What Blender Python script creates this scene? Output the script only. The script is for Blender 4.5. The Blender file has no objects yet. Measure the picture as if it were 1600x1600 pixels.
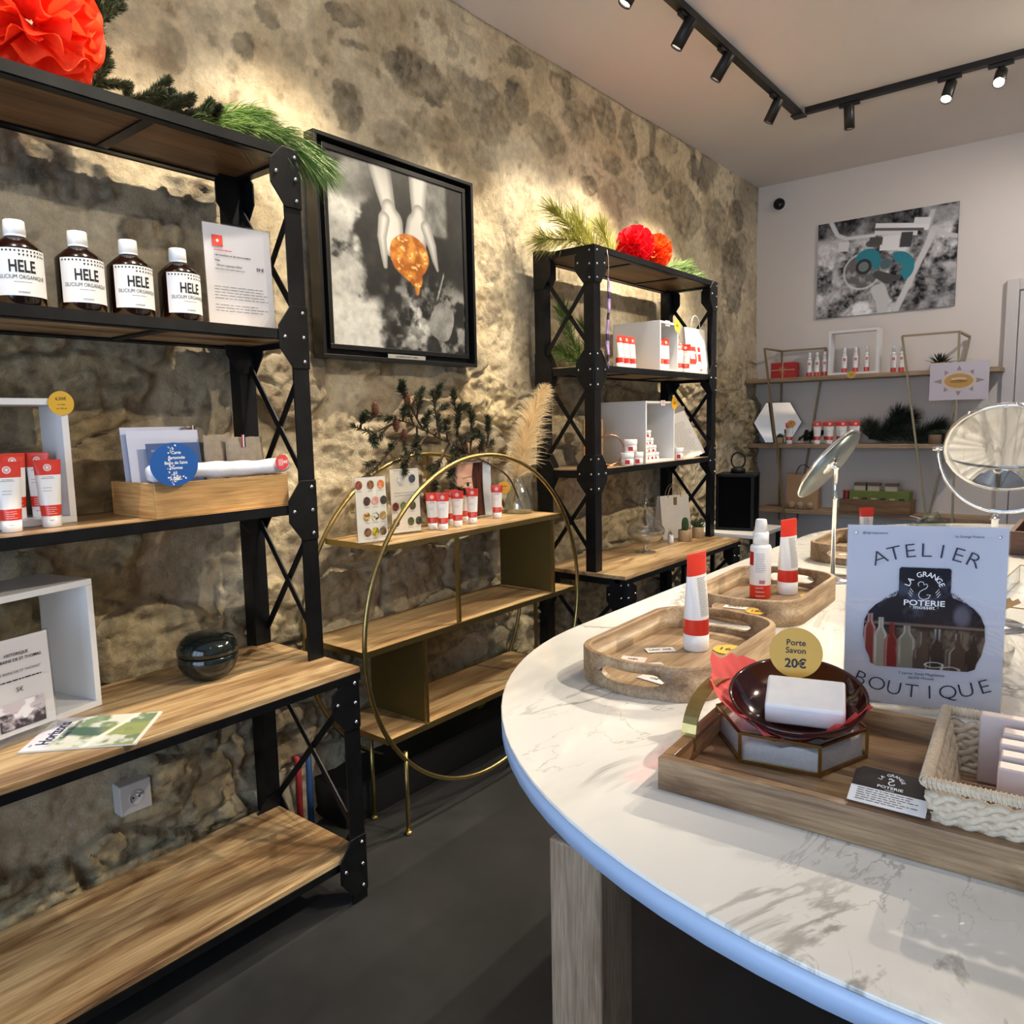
import bpy, bmesh, math, random
import numpy as np
from mathutils import Vector, Matrix, Euler
PI = math.pi
SC = bpy.context.scene
COL = SC.collection
random.seed(11)

# ------------------------------------------------------------------ camera
CAM = Vector((2.27, 0.0, 1.45))
camd = bpy.data.cameras.new('camera')
cam = bpy.data.objects.new('camera', camd)
COL.objects.link(cam)
right = Vector((0.7807272, 0.62452434, -0.02084204))
up = Vector((-0.05749298, 0.10500549, 0.99280834))
fwd = Vector((-0.62222151, 0.7739142, -0.11788641))
mt = Matrix((right, up, -fwd)).transposed().to_4x4()
mt.translation = CAM
cam.matrix_world = mt
camd.sensor_fit = 'HORIZONTAL'
camd.sensor_width = 36.0
camd.lens = 36.0 * 1180.97 / 1600.0
camd.clip_start = 0.05
SC.camera = cam

# ------------------------------------------------------------------ view, world
SC.view_settings.view_transform = 'Standard'
SC.view_settings.look = 'None'
SC.view_settings.gamma = 1.0
SC.view_settings.use_curve_mapping = False
SC.view_settings.exposure = 0.22
world = bpy.data.worlds.new('world')
SC.world = world
world.use_nodes = True
world.node_tree.nodes['Background'].inputs[0].default_value = (0.50, 0.68, 1.0, 1)
world.node_tree.nodes['Background'].inputs[1].default_value = 0.9

def area_light(name, loc, target, sx, sy, power, color):
    d = bpy.data.lights.new(name, 'AREA')
    d.shape = 'RECTANGLE'; d.size = sx; d.size_y = sy
    d.energy = power; d.color = color
    o = bpy.data.objects.new(name, d); COL.objects.link(o)
    o.location = loc
    o.rotation_euler = (Vector(target) - Vector(loc)).to_track_quat('-Z', 'Y').to_euler()
    return o
# daylight through the shop window behind the camera
area_light('window_daylight', (1.9, -2.15, 1.35), (1.9, 3.0, 1.0), 3.0, 2.2, 100, (0.60, 0.77, 1.0))
SPOT_WARM = (1.0, 0.87, 0.67)

# ------------------------------------------------------------------ mesh helpers
class MB:
    """collects shapes, built as ONE mesh object"""
    def __init__(s):
        s.v = []; s.f = []; s.m = []; s.sm = []
    def add(s, vs, fs, mi=0, smooth=False, M=None):
        o = len(s.v)
        if M is not None: vs = [M @ Vector(v) for v in vs]
        s.v += [tuple(v) for v in vs]
        s.f += [tuple(i + o for i in f) for f in fs]
        s.m += [mi] * len(fs); s.sm += [smooth] * len(fs)
        return s
    def box(s, x0, x1, y0, y1, z0, z1, mi=0, M=None):
        v = [(x0,y0,z0),(x1,y0,z0),(x1,y1,z0),(x0,y1,z0),(x0,y0,z1),(x1,y0,z1),(x1,y1,z1),(x0,y1,z1)]
        return s.add(v, [(0,3,2,1),(4,5,6,7),(0,1,5,4),(1,2,6,5),(2,3,7,6),(3,0,4,7)], mi, False, M)
    def bar(s, a, b, w, h, upv=(0,0,1), mi=0):
        a = Vector(a); b = Vector(b); d = (b-a); L = d.length; d.normalize()
        u = Vector(upv); x = d.cross(u)
        if x.length < 1e-4: x = d.cross(Vector((1,0,0)))
        x.normalize(); u = x.cross(d)
        M = Matrix((x, d, u)).transposed().to_4x4(); M.translation = a
        return s.box(-w/2, w/2, 0, L, -h/2, h/2, mi, M)
    def prism(s, pts, z0, z1, mi=0, M=None, smooth_side=False):
        n = len(pts)
        v = [(p[0],p[1],z0) for p in pts] + [(p[0],p[1],z1) for p in pts]
        s.add(v, [tuple(range(n-1,-1,-1)), tuple(range(n,2*n))], mi, False, M)
        o = len(s.v) - 2*n
        for i in range(n):
            j = (i+1) % n
            s.f.append((o+i, o+j, o+n+j, o+n+i)); s.m.append(mi); s.sm.append(smooth_side)
        return s
    def lathe(s, prof, n=32, mi=0, M=None, smooth=True, mis=None):
        v = []; f = []
        for r, z in prof:
            for i in range(n):
                a = 2*PI*i/n; v.append((r*math.cos(a), r*math.sin(a), z))
        o = len(s.v)
        for k in range(len(prof)-1):
            for i in range(n):
                j = (i+1) % n
                f.append((k*n+i, k*n+j, (k+1)*n+j, (k+1)*n+i))
        s.add(v, f, mi, smooth, M)
        if mis:
            for k in range(len(prof)-1):
                for i in range(n): s.m[len(s.m)-len(f)+k*n+i] = mis[k]
        if prof[0][0] > 1e-6:
            s.f.append(tuple(o+i for i in range(n-1,-1,-1))); s.m.append(mis[0] if mis else mi); s.sm.append(False)
        if prof[-1][0] > 1e-6:
            q = o+(len(prof)-1)*n
            s.f.append(tuple(q+i for i in range(n))); s.m.append(mis[-1] if mis else mi); s.sm.append(False)
        return s
    def cyl(s, a, b, r0, r1=None, n=20, mi=0):
        a = Vector(a); b = Vector(b); r1 = r0 if r1 is None else r1
        q = (b-a).to_track_quat('Z','Y').to_matrix().to_4x4(); q.translation = a
        return s.lathe([(r0,0),(r1,(b-a).length)], n, mi, q)
    def ball(s, c, r, n=12, mi=0, sx=1, sy=1, sz=1):
        m = n//2
        M = Matrix.Translation(c) @ Matrix.Diagonal((sx,sy,sz,1))
        return s.lathe([(max(r*math.sin(PI*k/m),1e-7), -r*math.cos(PI*k/m)) for k in range(m+1)], n, mi, M)
    def tube(s, pts, r, n=10, closed=False, mi=0, rs=None):
        P = [Vector(p) for p in pts]; N = len(P); v = []; f = []
        def tang(i):
            if closed: return (P[(i+1)%N]-P[i-1]).normalized()
            return (P[min(i+1,N-1)]-P[max(i-1,0)]).normalized()
        t = tang(0); x = t.orthogonal().normalized()
        for i in range(N):
            t = tang(i); x = (x - t*x.dot(t)).normalized(); y = t.cross(x)
            rr = rs[i] if rs else r
            for k in range(n):
                a = 2*PI*k/n; v.append(P[i] + (x*math.cos(a)+y*math.sin(a))*rr)
        for i in range(N if closed else N-1):
            j = (i+1) % N
            sh = 0
            if closed and j == 0:   # match twist
                best = 1e9
                for q in range(n):
                    d = (v[i*n]-v[q]).length
                    if d < best: best = d; sh = q
            for k in range(n):
                f.append((i*n+k, i*n+(k+1)%n, j*n+(k+1+sh)%n, j*n+(k+sh)%n))
        if not closed:
            f.append(tuple(range(n-1,-1,-1))); f.append(tuple((N-1)*n+k for k in range(n)))
        return s.add(v, f, mi, True)
    def flat(s, pts, mi=0, M=None):
        return s.add(pts, [tuple(range(len(pts)))], mi, False, M)
    def disc(s, c, rx, rz, y=0.0, n=28, mi=0):
        """flat ellipse in a local XZ plane facing -y"""
        return s.flat([(c[0]+rx*math.cos(2*PI*i/n), y, c[1]+rz*math.sin(2*PI*i/n)) for i in range(n)], mi)
    def build(s, name, mats, parent=None, bev=0, M=None, seg=2):
        me = bpy.data.meshes.new(name)
        me.from_pydata(s.v, [], s.f)
        if not isinstance(mats, (list, tuple)): mats = [mats]
        for m in mats: me.materials.append(m)
        me.polygons.foreach_set('material_index', s.m)
        me.polygons.foreach_set('use_smooth', s.sm)
        me.update()
        o = bpy.data.objects.new(name, me); COL.objects.link(o)
        if parent: o.parent = parent
        if M is not None: o.matrix_local = M
        if bev:
            b = o.modifiers.new('bevel', 'BEVEL'); b.width = bev; b.segments = seg; b.limit_method = 'ANGLE'
            b.angle_limit = math.radians(50)
        return o

def thing(name, label, cat, loc=(0,0,0), rz=0.0, group=None, rot=None):
    o = bpy.data.objects.new(name, None); COL.objects.link(o)
    o.location = loc; o.rotation_euler = rot if rot else (0,0,rz)
    o.empty_display_size = 0.05
    return tag(o, label, cat, group)
def tag(o, label, cat, group=None, kind=None):
    o['label'] = label; o['category'] = cat
    if group: o['group'] = group
    if kind: o['kind'] = kind
    return o
def struct(o):
    o['kind'] = 'structure'; return o
def dup(root, loc, rz=0.0, label=None, group=None, rot=None):
    r = root.copy(); COL.objects.link(r); r.location = loc; r.rotation_euler = rot if rot else (0,0,rz)
    if label: r['label'] = label
    if group: r['group'] = group
    for ch in list(root.children):
        c = ch.copy(); COL.objects.link(c); c.parent = r; c.matrix_local = ch.matrix_local.copy()
        for g in list(ch.children):
            d = g.copy(); COL.objects.link(d); d.parent = c; d.matrix_local = g.matrix_local.copy()
    return r
def face(p, t=CAM, off=0.0):
    """z rotation that turns a local -y front towards t"""
    return math.atan2(t[1]-p[1], t[0]-p[0]) + PI/2 + math.radians(off)

# ------------------------------------------------------------------ lettering
_tc = {}
def _text(body, bold):
    k = (body, bold)
    if k not in _tc:
        cu = bpy.data.curves.new('lettering', 'FONT'); cu.body = body; cu.size = 1.0
        cu.align_x = 'CENTER'; cu.align_y = 'CENTER'; cu.resolution_u = 3; cu.offset = bold
        ob = bpy.data.objects.new('lettering', cu)
        me = bpy.data.meshes.new_from_object(ob)
        _tc[k] = ([tuple(v.co) for v in me.vertices], [tuple(p.vertices) for p in me.polygons])
        bpy.data.objects.remove(ob); bpy.data.meshes.remove(me)
    return _tc[k]
def put_text(mb, body, x, z, size, y=0.0, mi=0, bold=0.0, sx=1.0, ang=0.0, wrap=0.0):
    """flat text in the local XZ plane facing -y; wrap = radius of a cylinder around the local z axis"""
    vs, fs = _text(body, bold)
    ca, sa = math.cos(ang), math.sin(ang); out = []
    for a, b, _ in vs:
        a *= size*sx; b *= size
        px, pz = x + a*ca - b*sa, z + a*sa + b*ca
        if wrap: out.append((wrap*math.sin(px/wrap), -wrap*math.cos(px/wrap), pz))
        else: out.append((px, y, pz))
    mb.add(out, fs, mi)
def arc_text(mb, body, cx, cz, r, a0, a1, size, y=0.0, mi=0, bold=0.0, sx=1.0, inside=False):
    n = len(body)
    for i, ch in enumerate(body):
        if ch == ' ': continue
        a = a0 + (a1-a0)*i/max(n-1,1)
        put_text(mb, ch, cx + r*math.cos(a), cz + r*math.sin(a), size, y, mi, bold, sx, a - PI/2 if not inside else a + PI/2)
def lines(mb, x0, x1, z0, z1, n, y=0.0, h=0.0012, mi=0, seed=1, wrap=0.0, short=0.35):
    """rows of unreadably small print: broken thin strokes"""
    rnd = random.Random(seed)
    for k in range(n):
        z = z1 + (z0-z1)*(k/(max(n-1,1)))
        e = x1 - (x1-x0)*rnd.random()*short; x = x0
        while x < e:
            L = min(rnd.uniform(.04,.16)*(x1-x0), e-x)
            if wrap:
                q = [(x,z),(x+L,z),(x+L,z+h),(x,z+h)]
                mb.flat([(wrap*math.sin(a/wrap), -wrap*math.cos(a/wrap), b) for a,b in q], mi)
            else: mb.flat([(x,y,z),(x+L,y,z),(x+L,y,z+h),(x,y,z+h)], mi)
            x += L + (x1-x0)*.02

# ------------------------------------------------------------------ numpy noise
_L = [np.random.RandomState(s).rand(256,256) for s in range(8)]
def vn(x, y, s=0):
    T = _L[s % 8]; x = np.asarray(x, float)+37.7*s; y = np.asarray(y, float)+91.3*s
    xi = np.floor(x).astype(int); yi = np.floor(y).astype(int); fx = x-xi; fy = y-yi
    fx = fx*fx*(3-2*fx); fy = fy*fy*(3-2*fy); a = xi & 255; b = yi & 255; a1 = (a+1)&255; b1 = (b+1)&255
    return (T[a,b]*(1-fx)+T[a1,b]*fx)*(1-fy)+(T[a,b1]*(1-fx)+T[a1,b1]*fx)*fy
def fbm(x, y, o=4, s=0):
    t = 0; a = .5; w = 0
    for k in range(o):
        t = t + a*vn(x*2**k, y*2**k, s+k); w += a; a *= .5
    return t/w
def sst(a, b, x):
    t = np.clip((x-a)/(b-a), 0, 1); return t*t*(3-2*t)
def mixc(a, b, t):
    t = np.asarray(t)[..., None]
    return np.asarray(a)*(1-t)+np.asarray(b)*t
def lin(r, g, b):
    f = lambda c: (c/255/12.92) if c/255 <= .04045 else ((c/255+.055)/1.055)**2.4
    return (f(r), f(g), f(b))

# ------------------------------------------------------------------ materials
def nt(name):
    m = bpy.data.materials.new(name); m.use_nodes = True
    n = m.node_tree.nodes; l = m.node_tree.links; b = n['Principled BSDF']
    return m, n, l, b
def pm(name, col, rough=.5, metal=0, spec=.5, noise=0, nscale=40, bump=0, bscale=200, **kw):
    m, n, l, b = nt(name)
    b.inputs['Base Color'].default_value = (*col, 1); b.inputs['Roughness'].default_value = rough
    b.inputs['Metallic'].default_value = metal; b.inputs['Specular IOR Level'].default_value = spec
    tc = n.new('ShaderNodeTexCoord')
    if noise:
        t = n.new('ShaderNodeTexNoise'); t.inputs['Scale'].default_value = nscale; t.inputs['Detail'].default_value = 6
        l.new(tc.outputs['Object'], t.inputs['Vector'])
        r = n.new('ShaderNodeValToRGB'); r.color_ramp.elements[0].position = .3; r.color_ramp.elements[1].position = .7
        r.color_ramp.elements[0].color = (*[max(0,c*(1-noise)) for c in col], 1)
        r.color_ramp.elements[1].color = (*[min(1,c*(1+noise)) for c in col], 1)
        l.new(t.outputs['Fac'], r.inputs[0]); l.new(r.outputs[0], b.inputs['Base Color'])
    if bump:
        t = n.new('ShaderNodeTexNoise'); t.inputs['Scale'].default_value = bscale; t.inputs['Detail'].default_value = 4
        l.new(tc.outputs['Object'], t.inputs['Vector'])
        u = n.new('ShaderNodeBump'); u.inputs['Strength'].default_value = bump; u.inputs['Distance'].default_value = .002
        l.new(t.outputs['Fac'], u.inputs['Height']); l.new(u.outputs[0], b.inputs['Normal'])
    for k, v in kw.items(): b.inputs[k.replace('_',' ')].default_value = v
    return m
def wood(name, cols, axis='y', sc=1.0, rough=.42, knots=.5, bump=.15, seed=0.0, patch=.35):
    """streaky solid wood; grain runs along the given object axis"""
    m, n, l, b = nt(name)
    tc = n.new('ShaderNodeTexCoord'); mp = n.new('ShaderNodeMapping')
    s = {'x': (1.1,14,14), 'y': (14,1.1,14), 'z': (14,14,1.1)}[axis]
    mp.inputs['Scale'].default_value = [q*sc for q in s]; mp.inputs['Location'].default_value = (seed, seed*1.7, seed*.3)
    l.new(tc.outputs['Object'], mp.inputs['Vector'])
    t = n.new('ShaderNodeTexNoise'); t.inputs['Scale'].default_value = 1.0; t.inputs['Detail'].default_value = 8
    t.inputs['Roughness'].default_value = .62; t.inputs['Distortion'].default_value = knots
    l.new(mp.outputs[0], t.inputs['Vector'])
    r = n.new('ShaderNodeValToRGB'); e = r.color_ramp.elements
    ps = [.30,.42,.52,.62,.74][:len(cols)] if len(cols) == 5 else [.3+.45*i/(len(cols)-1) for i in range(len(cols))]
    e[0].position = ps[0]; e[0].color = (*cols[0],1); e[1].position = ps[-1]; e[1].color = (*cols[-1],1)
    for p, c in zip(ps[1:-1], cols[1:-1]):
        q = e.new(p); q.color = (*c, 1)
    l.new(t.outputs['Fac'], r.inputs[0])
    t2 = n.new('ShaderNodeTexNoise'); t2.inputs['Scale'].default_value = 7; t2.inputs['Detail'].default_value = 6
    mp2 = n.new('ShaderNodeMapping'); mp2.inputs['Scale'].default_value = [q**1.2*sc for q in s]
    l.new(tc.outputs['Object'], mp2.inputs['Vector']); l.new(mp2.outputs[0], t2.inputs['Vector'])
    mx = n.new('ShaderNodeMix'); mx.data_type = 'RGBA'; mx.blend_type = 'MULTIPLY'; mx.inputs[0].default_value = .55
    r2 = n.new('ShaderNodeValToRGB'); r2.color_ramp.elements[0].position = .35; r2.color_ramp.elements[1].position = .6
    r2.color_ramp.elements[0].color = (.45,.38,.3,1); r2.color_ramp.elements[1].color = (1,1,1,1)
    l.new(t2.outputs['Fac'], r2.inputs[0]); l.new(r.outputs[0], mx.inputs[6]); l.new(r2.outputs[0], mx.inputs[7])
    t3 = n.new('ShaderNodeTexNoise'); t3.inputs['Scale'].default_value = 1.0; t3.inputs['Detail'].default_value = 7; t3.inputs['Roughness'].default_value = .6; t3.inputs['Distortion'].default_value = 1.6
    mp3 = n.new('ShaderNodeMapping'); mp3.inputs['Scale'].default_value = [(q*.42 if q > 2 else q*1.5)*sc for q in s]; mp3.inputs['Location'].default_value = (seed*2.1, seed, seed*.7)
    l.new(tc.outputs['Object'], mp3.inputs['Vector']); l.new(mp3.outputs[0], t3.inputs['Vector'])
    r3 = n.new('ShaderNodeValToRGB'); r3.color_ramp.elements[0].position = .34; r3.color_ramp.elements[1].position = .50
    r3.color_ramp.elements[0].color = (*[1-patch*q for q in (.62,.72,.80)],1); r3.color_ramp.elements[1].color = (1,1,1,1)
    mx3 = n.new('ShaderNodeMix'); mx3.data_type = 'RGBA'; mx3.blend_type = 'MULTIPLY'; mx3.inputs[0].default_value = 1.0
    l.new(t3.outputs['Fac'], r3.inputs[0]); l.new(mx.outputs[2], mx3.inputs[6]); l.new(r3.outputs[0], mx3.inputs[7])
    l.new(mx3.outputs[2], b.inputs['Base Color']); b.inputs['Roughness'].default_value = rough
    u = n.new('ShaderNodeBump'); u.inputs['Strength'].default_value = bump; u.inputs['Distance'].default_value = .002
    l.new(t2.outputs['Fac'], u.inputs['Height']); l.new(u.outputs[0], b.inputs['Normal'])
    return m
def clear(name, col=(1,1,1), rough=0.0, ior=1.45, alpha=.12):
    """thin clear sheet: mostly transparent with a glossy coat"""
    m, n, l, b = nt(name)
    out = [x for x in n if x.type == 'OUTPUT_MATERIAL'][0]
    tr = n.new('ShaderNodeBsdfTransparent'); tr.inputs[0].default_value = (*col, 1)
    gl = n.new('ShaderNodeBsdfGlossy'); gl.inputs['Roughness'].default_value = rough
    fr = n.new('ShaderNodeFresnel'); ge_ = n.new('ShaderNodeNewGeometry'); mr_ = n.new('ShaderNodeMapRange'); mr_.inputs[3].default_value = ior; mr_.inputs[4].default_value = 1/ior; l.new(ge_.outputs['Backfacing'], mr_.inputs[0]); l.new(mr_.outputs[0], fr.inputs[0])
    ad = n.new('ShaderNodeMath'); ad.operation = 'MULTIPLY_ADD'; ad.inputs[1].default_value = 1.0; ad.inputs[2].default_value = alpha*.3
    mx = n.new('ShaderNodeMixShader')
    l.new(fr.outputs[0], ad.inputs[0]); l.new(ad.outputs[0], mx.inputs[0]); l.new(tr.outputs[0], mx.inputs[1]); l.new(gl.outputs[0], mx.inputs[2])
    l.new(mx.outputs[0], out.inputs['Surface'])
    return m
def vcol(name, rough=.6, spec=.3, bump=0, bscale=120, noise=0, nscale=90):
    """surface coloured by its own printed / mineral colour attribute"""
    m, n, l, b = nt(name)
    a = n.new('ShaderNodeAttribute'); a.attribute_name = 'print_color'
    src = a.outputs['Color']
    tc = n.new('ShaderNodeTexCoord')
    if noise:
        t = n.new('ShaderNodeTexNoise'); t.inputs['Scale'].default_value = nscale; t.inputs['Detail'].default_value = 8; t.inputs['Roughness'].default_value = .7
        l.new(tc.outputs['Object'], t.inputs['Vector'])
        r = n.new('ShaderNodeMapRange'); r.inputs[1].default_value = .25; r.inputs[2].default_value = .75
        r.inputs[3].default_value = 1-noise; r.inputs[4].default_value = 1+noise
        l.new(t.outputs['Fac'], r.inputs[0])
        mx = n.new('ShaderNodeVectorMath'); mx.operation = 'SCALE'
        l.new(src, mx.inputs[0]); l.new(r.outputs[0], mx.inputs['Scale']); src = mx.outputs[0]
    l.new(src, b.inputs['Base Color'])
    b.inputs['Roughness'].default_value = rough; b.inputs['Specular IOR Level'].default_value = spec
    if bump:
        t = n.new('ShaderNodeTexNoise'); t.inputs['Scale'].default_value = bscale; t.inputs['Detail'].default_value = 8; t.inputs['Roughness'].default_value = .7
        l.new(tc.outputs['Object'], t.inputs['Vector'])
        u = n.new('ShaderNodeBump'); u.inputs['Strength'].default_value = bump; u.inputs['Distance'].default_value = .012
        v_ = n.new('ShaderNodeTexNoise'); v_.inputs['Scale'].default_value = bscale*3.1; v_.inputs['Detail'].default_value = 6; v_.inputs['Roughness'].default_value = .75; v_.inputs['Distortion'].default_value = .6
        l.new(tc.outputs['Object'], v_.inputs['Vector'])
        ma = n.new('ShaderNodeMath'); ma.operation = 'MULTIPLY_ADD'; ma.inputs[1].default_value = .55; l.new(v_.outputs['Fac'], ma.inputs[0]); l.new(t.outputs['Fac'], ma.inputs[2])
        l.new(ma.outputs[0], u.inputs['Height']); l.new(u.outputs[0], b.inputs['Normal'])
    return m
def grid_mesh(name, X, Y, Z, C, mat, parent=None, smooth=True, flip=False):
    """X,Y,Z,C arrays (nu,nv[,3])"""
    nu, nv = X.shape
    me = bpy.data.meshes.new(name)
    co = np.stack([X,Y,Z], -1).reshape(-1,3)
    i = np.arange((nu-1)*(nv-1)); a = (i//(nv-1))*nv + i % (nv-1)
    q = np.stack([a, a+nv, a+nv+1, a+1], 1)
    if flip: q = q[:, ::-1]
    me.vertices.add(len(co)); me.vertices.foreach_set('co', co.ravel().astype(np.float32))
    me.loops.add(q.size); me.loops.foreach_set('vertex_index', q.ravel().astype(np.int32))
    me.polygons.add(len(q)); me.polygons.foreach_set('loop_start', (np.arange(len(q))*4).astype(np.int32))
    me.polygons.foreach_set('use_smooth', np.full(len(q), smooth))
    me.update(calc_edges=True); me.validate()
    if C is not None:
        at = me.color_attributes.new('print_color', 'FLOAT_COLOR', 'POINT')
        cc = np.concatenate([C.reshape(-1,3), np.ones((nu*nv,1))], 1)
        at.data.foreach_set('color', cc.ravel().astype(np.float32))
    me.materials.append(mat)
    o = bpy.data.objects.new(name, me); COL.objects.link(o)
    if parent: o.parent = parent
    return o
def print_sheet(name, w, h, fn, mat, parent, nx=120, ny=120, y=0.0, x0=None, z0=0.0, flip=False):
    """a printed picture on a flat sheet in the local XZ plane; fn(u,v)->rgb, v=0 at the top"""
    U, V = np.meshgrid(np.linspace(0,1,nx), np.linspace(0,1,ny), indexing='ij')
    x0 = -w/2 if x0 is None else x0
    return grid_mesh(name, x0+U*w, U*0+y, z0+(1-V)*h, np.clip(fn(U,V),0,1), mat, parent, flip=flip)

WHITE = pm('white_lacquer', lin(232,232,234), .35)
WHITEB = pm('white_label_paper', lin(238,238,240), .6)
TUBEW = pm('tube_white_plastic', lin(240,238,236), .32)
TUBER = pm('tube_red_plastic', lin(220,58,42), .30)
TUBES = pm('tube_deep_red_print', lin(188,30,34), .35)
CAPW = pm('white_cap_plastic', lin(244,244,244), .25)
BLACKM = pm('black_steel', lin(23,24,27), .40, .55, noise=.35, nscale=18, bump=.08, bscale=60)
BOLT = pm('bolt_steel', lin(190,190,190), .25, 1.0)
BRASS = pm('brushed_brass', lin(168,148,96), .34, 1.0, noise=.1, nscale=60)
BRASSP = pm('brass_lacquered_sheet', lin(104,88,46), .42, .5)
CHROME = pm('chrome', (.86,.87,.88), .06, 1.0)
MIRROR = pm('mirror_glass', (.92,.93,.93), .01, 1.0)
INK = pm('black_ink', lin(24,26,34), .6)
GREYINK = pm('grey_ink', lin(120,122,128), .6)
REDINK = pm('red_ink', lin(206,60,48), .6)
WINK = pm('white_ink', lin(236,236,238), .5)
YELLOW = pm('yellow_tag_card', lin(224,176,52), .5)
ACR = clear('clear_acrylic')
GLASS = clear('thin_clear_glass', (.985,.99,.985), 0, 1.5, .25)
PRINT = vcol('printed_photo', .45, .35)
PRINTG = vcol('glossy_print', .2, .5)
MANGO = [lin(84,60,42), lin(150,118,82), lin(192,162,120), lin(212,184,142), lin(226,204,166)]
SHELFW = wood('mango_shelf_wood', MANGO, 'y', .75, .36, 1.2, seed=1.3, patch=.95)
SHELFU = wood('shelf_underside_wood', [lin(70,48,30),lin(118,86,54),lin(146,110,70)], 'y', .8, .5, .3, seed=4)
RINGW = wood('ring_shelf_wood', [lin(128,98,68),lin(182,148,104),lin(208,178,130),lin(222,196,150)], 'y', .9, .4, .6, seed=7)
TRAYW = wood('tray_wood', [lin(98,70,46),lin(154,116,76),lin(180,142,98),lin(198,164,120)], 'x', 1.6, .5, .9, seed=2)
TRAYL = wood('oval_tray_wood', [lin(122,98,74),lin(160,132,100),lin(184,158,124),lin(198,174,142)], 'y', 1.3, .5, .5, seed=5)
PINEW = wood('pale_pine_wood', [lin(190,140,84),lin(216,172,112),lin(228,190,134)], 'y', 1.0, .5, .6, seed=3)
LEGW = wood('table_leg_oak', [lin(134,112,92),lin(150,128,106),lin(160,138,116)], 'z', 2.2, .55, .1, bump=.05, seed=6)
BACKW = wood('ash_shelf_wood', [lin(150,124,98),lin(178,152,122),lin(190,166,138)], 'x', .9, .55, .3, seed=8)
STEMM = pm('branch_bark', lin(74,54,38), .8, noise=.3)
PINEG = pm('pine_needles', lin(92,122,52), .5, noise=.35, nscale=6, bump=0)
PINEY = pm('bright_pine_needles', lin(150,150,66), .5, noise=.3, nscale=6)
FIRG = pm('fir_needles', lin(58,66,44), .6, noise=.35, nscale=8)

# ================================================================== SETTING
# stone wall along x = 0: rubble stones set in pale lime mortar
STONES = [(1.93,2.93,.073,.038,1),(1.83,2.76,.027,.048,.6),(1.98,2.83,.054,.015,.8),(2.28,2.85,.172,.059,1),(2.37,2.81,.067,.033,1),(2.52,3.02,.044,.034,.5),(1.94,2.62,.082,.069,.9),(2.37,2.69,.154,.045,.5),(2.69,2.85,.19,.125,.8),(2.96,2.96,.092,.093,1),(3.0,3.13,.088,.043,.8),(3.33,3.16,.102,.053,.7),(3.48,3.01,.149,.09,.7),(3.2,2.87,.134,.093,.6),(3.76,3.09,.114,.087,.8),(4.0,3.08,.064,.122,.9),(4.31,2.94,.165,.097,.9),(4.49,3.15,.095,.049,.8),(3.58,2.71,.07,.05,.9),(3.88,2.72,.159,.076,.4),(3.37,2.54,.159,.084,.4),(2.21,2.57,.102,.08,.5),(2.48,2.57,.09,.063,.5),(2.71,2.63,.079,.049,.5),(4.73,2.78,.212,.158,.8),(5.22,2.8,.185,.17,.8),(5.57,2.94,.117,.118,.8),(4.85,3.09,.129,.07,.7),(2.71,2.19,.121,.074,.6),(3.82,2.87,.085,.059,.7),(2.9,2.37,.064,.051,.5),(4.57,2.85,.119,.068,.8),(2.65,3.09,.075,.034,.3),(2.07,2.97,.087,.04,.2),(1.51,2.66,.03,.039,1),(1.27,2.6,.04,.072,.5),(1.61,2.8,.05,.034,.8),(1.38,2.72,.042,.037,.4),(.97,2.16,.12,.067,1),(.81,2.17,.075,.063,1),(1.15,2.05,.097,.042,1),(1.29,2.19,.077,.044,1),(1.24,1.95,.04,.05,.7),(1.09,2.59,.042,.034,.5),(1.72,2.73,.053,.055,.4),(5.51,2.49,.17,.274,.9),(5.27,2.06,.114,.18,.7),(5.68,2.65,.1,.186,.6),(2.72,2.0,.117,.086,.6),(2.87,2.43,.124,.073,.3),(4.82,1.87,.12,.128,.6)]
YW = np.concatenate([np.linspace(-2.0,.4,40), np.arange(.41,3.4,.0085), np.arange(3.4,6.02,.012)])
ZW = np.arange(-.01,3.225,.0088)
Yg, Zg = np.meshgrid(YW, ZW, indexing='ij')
wy = Yg + .10*(fbm(Yg*3,Zg*3,3,1)-.5) + .03*(fbm(Yg*14,Zg*14,3,2)-.5)
wz = Zg + .10*(fbm(Yg*3,Zg*3,3,3)-.5) + .03*(fbm(Yg*14,Zg*14,3,4)-.5)
def worley(y, z, cy, cz, seed):
    rs = np.random.RandomState(seed); T = rs.rand(128,128,4)
    gy = y/cy; gz = z/cz; iy = np.floor(gy).astype(int); iz = np.floor(gz).astype(int)
    f1 = np.full(y.shape, 9.); f2 = np.full(y.shape, 9.); idr = np.zeros(y.shape); idq = np.zeros(y.shape)
    for a in (-1,0,1):
        for b in (-1,0,1):
            t = T[(iy+a)%128,(iz+b)%128]
            d = np.hypot(iy+a+.15+.7*t[...,0]-gy + .5*((iz+b)%2), iz+b+.2+.6*t[...,1]-gz)
            n = d < f1
            f2 = np.where(n, f1, np.minimum(f2, d)); f1 = np.where(n, d, f1)
            idr = np.where(n, t[...,2], idr); idq = np.where(n, t[...,3], idq)
    return f1, f2, idr, idq
f1, f2, idr, idq = worley(wy, wz, .36, .235, 5)
low = 1 - sst(1.55, 2.15, Zg + .5*(fbm(Yg*1.1,Zg*1.1,3,5)-.5))       # where the stones lie bare
body = sst(.02,.11, f2-f1+.10*(fbm(Yg*12,Zg*12,3,1)-.5))
bare = body*sst(.42,.62, idr + .5*(low-.6))
mega = fbm(wy*2.2, wz*2.6, 5, 6)
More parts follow.
